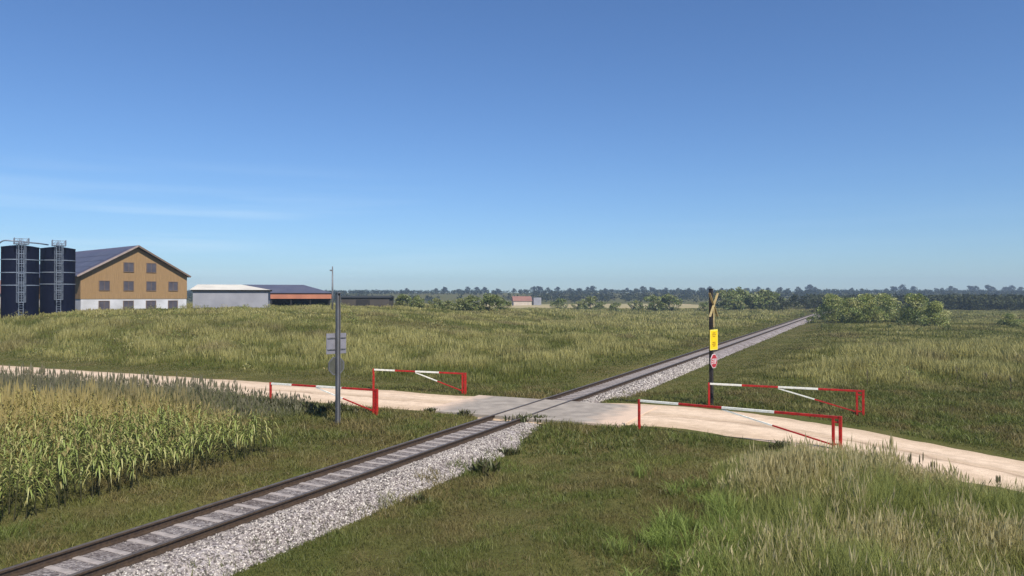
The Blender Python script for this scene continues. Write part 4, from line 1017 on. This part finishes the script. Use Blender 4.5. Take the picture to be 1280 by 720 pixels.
# the front rows show most of each plant
spots.sort(key=lambda s_: s_[2])
infr = [s_ for s_ in spots if s_[0] / s_[1] > -.70]
ind = infr[:300]; indset = set(ind); rest = [s_ for s_ in spots if s_ not in indset]
for k, (x, y, _) in enumerate(ind):
    v = k % 6; o = bpy.data.objects.new('maize_plant', None); COL.objects.link(o); o.empty_display_size = .2
    o.location = (x, y, gz(x, y)); s_ = random.uniform(.78, 1.08); o.scale = (s_, s_, s_ * random.uniform(.92, 1.08)); o.rotation_euler = (random.gauss(0, .05), random.gauss(0, .05), random.uniform(0, 6.28))
    tag(o, 'green maize plant with arching leaves in the front rows facing the track', 'maize plant', 'maize plants in the front rows')
    for nm, me in zip(('stalk', 'leaves', 'tassel'), vm[v]): link(nm, me, o)
for k, (x, y, _) in enumerate(rest):
    g0 = gz(x, y); a = random.uniform(0, 6.28); s_ = random.uniform(.88, 1.12); R_ = np.array([[math.cos(a), -math.sin(a), 0], [math.sin(a), math.cos(a), 0], [0, 0, 1]]) * s_
    back = min(1, max(0, (-track_dt(x, y)[0] - 6.5) / 4))
    for pv in variants[k % 6]:
        push(pv[0] @ R_.T + np.array((x, y, g0)), pv[1], np.zeros((0, 3), int), pv[2] * (1 - .65 * back) + np.array((.38, .31, .11))[None] * .65 * back)
flush('maize_field', M['maize'], 'rest of the maize field behind its front rows', 'maize field')

# ------------------------------------------------------------------ single weeds along the road and track
def weed_mesh(seed, n, h, spread, pal):
    r = np.random.default_rng(seed); V, Q, C = [], [], []; o = 0
    for k in range(n):
        a = r.uniform(0, 2 * PI); b0 = r.normal(0, spread * .35, 2); l_ = h * r.uniform(.5, 1.1); ln = r.uniform(.1, .7); wd = r.uniform(.02, .05) * (h / .6)
        d_ = np.array((math.cos(a), math.sin(a), 0)); p = np.array((-math.sin(a), math.cos(a), 0)) * wd
        B = np.array((b0[0], b0[1], -.05)); Mi = B + d_ * ln * l_ * .4 + np.array((0, 0, l_ * .6)); Tp = B + d_ * ln * l_ + np.array((0, 0, l_ * (1 - .25 * ln)))
        V += [B - p * .4, B + p * .4, Mi + p, Mi - p, Tp + p * .15, Tp - p * .15]; Q += [(o, o + 1, o + 2, o + 3), (o + 3, o + 2, o + 4, o + 5)]; o += 6
        C += [np.array(pal[r.integers(len(pal))]) * r.uniform(.7, 1.2)] * 6
    return np_mesh('weed_clump', np.array(V), [np.array(Q)], M['leaf'], np.array(C))
WD = [weed_mesh(700 + k, 120, .6, .55, [(.085, .10, .03), (.10, .105, .038), (.085, .075, .035)]) for k in range(3)]
WG = [weed_mesh(720 + k, 130, .55, .7, [(.085, .095, .028), (.11, .105, .035), (.07, .08, .025)]) for k in range(2)]
def weed(px_, py_, sc, label, group=None, ms_=WD, name='weed_clump'):
    x, y, z = hit(px_, py_); q_ = gpx(px_, py_, -.15); d_, t_ = track_dt(*q_)
    if -2 < d_ < 3.2: x, y = map(float, q_); z = gz(x, y)
    o = link(name, random.choice(ms_)); d_, t_ = track_dt(x, y); z = max(z, float(ballast_z(d_))) if -2 < d_ < 3 else z; o.location = (x, y, z - .03); o.rotation_euler = (0, 0, random.uniform(0, 6.28)); o.scale = (sc * 1.2, sc * 1.2, sc); tag(o, label, 'weeds', group)
for k in range(26):
    u = k / 25; px_ = 262 + 160 * u + random.uniform(-4, 4); weed(px_, 504 + 12 * u + random.uniform(-1, 2), random.uniform(.9, 1.5) * (1 - .35 * u), 'dark weed clump in the row along the road edge behind the maize', 'dark weeds edging the road')
weed(421, 517, 1.1, 'dark leafy weed clump at the foot of the tall grey signpost')
weed(437, 518, .8, 'dark weed clump between the tall grey signpost and the barrier hinge')
weed(538, 516, .55, 'left of two small weed clumps at the edge of the concrete crossing')
weed(581, 519, .6, 'right of two small weed clumps at the edge of the concrete crossing')
weed(652, 526, .8, 'olive weed clump at the end of the near right rail by the crossing', None, WG); weed(674, 526, .75, 'olive weed clump on the grass just right of the rail by the crossing', None, WG)
weed(606, 578, .95, 'dark spiky weed clump growing on the ballast shoulder'); weed(636, 556, .6, 'small weed clump on the ballast near the crossing')
weed(523, 612, .5, 'small tuft of weeds halfway down the ballast shoulder')
for p in ((875, 502), (905, 500), (950, 506)): weed(*p, .42, 'small dark weed clump near the dark crossing signpost', 'small dark weeds by the dark signpost')
for p in ((1052, 516), (1067, 519)): weed(*p, .4, 'small dark weed clump under the hinge of the barrier beyond the road', 'small dark weeds under the barrier hinge')
weed(975, 562, .7, 'dark weed clump beside the near end of the closest barrier')
for k in range(9): weed(770 + k * 7, 502.5 - abs(k - 4) * .3, .3, 'tiny dark weed between the track bed and the far road edge', 'tiny weeds on the far edge of the road')

# tall dark seed stalks
def stalk_mesh(seed):
    r = np.random.default_rng(seed); b = MB(); 
    for k in range(3):
        x, y = r.normal(0, .10, 2); h = r.uniform(1.2, 1.6); b.tube([(x, y, -.05), (x * 1.3, y * 1.3, h * .7)], [.012, .009], 4)
        b.tube([(x * 1.3, y * 1.3, h * .7), (x * 1.35, y * 1.35, h * .78), (x * 1.4, y * 1.4, h * .92), (x * 1.4, y * 1.4, h)], [.010, .035, .03, .006], 5)
        for j in range(4):
            a = r.uniform(0, 6.28); z = h * r.uniform(.2, .6); b.bar((x, y, z), (x + .16 * math.cos(a), y + .16 * math.sin(a), z + .16), .035, .006)
    return b
M['dock'] = pm('dock_stalk', (.11, .10, .055), (.16, .13, .07), 8, .9)
docks = [stalk_mesh(800 + k).build('dock_plant', M['dock']) for k in range(3)]
dl = [(5, 482), (34, 488), (42, 489), (58, 489), (82, 492), (95, 494), (103, 494), (117, 497), (127, 499), (150, 500), (168, 503)]
dk = 0
def dock(x, y, sc, label, group):
    global dk
    o = docks[dk] if dk < 3 else docks[dk % 3].copy()
    if dk >= 3: COL.objects.link(o)
    dk += 1
    o.location = (x, y, gz(x, y)); o.rotation_euler = (0, 0, random.uniform(0, 6.28)); o.scale = (sc, sc, sc); tag(o, label, 'tall weed', group)
for px_, py_ in dl:
    x, y, z = hit(px_, py_); dock(x, y, random.uniform(.85, 1.1), 'tall dark seed stalk rising above the weeds at the road edge', 'tall dark stalks by the road on the left')
for px_, py_ in ((1137, 602), (1146, 604), (1162, 606), (1092, 588), (1120, 597), (1243, 628)):
    x, y, z = hit(px_, py_); dock(x, y, random.uniform(.5, .62), 'dark seed head standing against the pale road at the near right', 'dark seed heads against the road on the right')
for px_, py_ in ((1084, 482), (1134, 480), (1233, 486), (1262, 492), (1197, 478)):
    x, y, z = hit(px_, py_); dock(x, y, random.uniform(.6, .8), 'lone dark stalk in the pale grass field right of the track', 'dark stalks in the right field')

# ------------------------------------------------------------------ haze
hz = MB(); hz.box((-1750, -220, -2.5), (1750, 1750, 45)); ho = hz.build('haze', pm('haze', (1, 1, 1)))
tag(ho, kind='stuff'); ho.display_type = 'WIRE'
m = ho.data.materials[0]; t = m.node_tree; t.nodes.clear()
pv = N(t, 'ShaderNodeVolumePrincipled'); pv.inputs['Color'].default_value = (.64, .81, 1.0, 1); pv.inputs['Density'].default_value = .00034; pv.inputs['Anisotropy'].default_value = .2
mo = N(t, 'ShaderNodeOutputMaterial'); t.links.new(pv.outputs[0], mo.inputs['Volume'])
scene.cycles.volume_bounces = 0
scene.cycles.max_bounces = 6; scene.cycles.diffuse_bounces = 3; scene.cycles.transmission_bounces = 3
scene.cycles.use_denoising = True
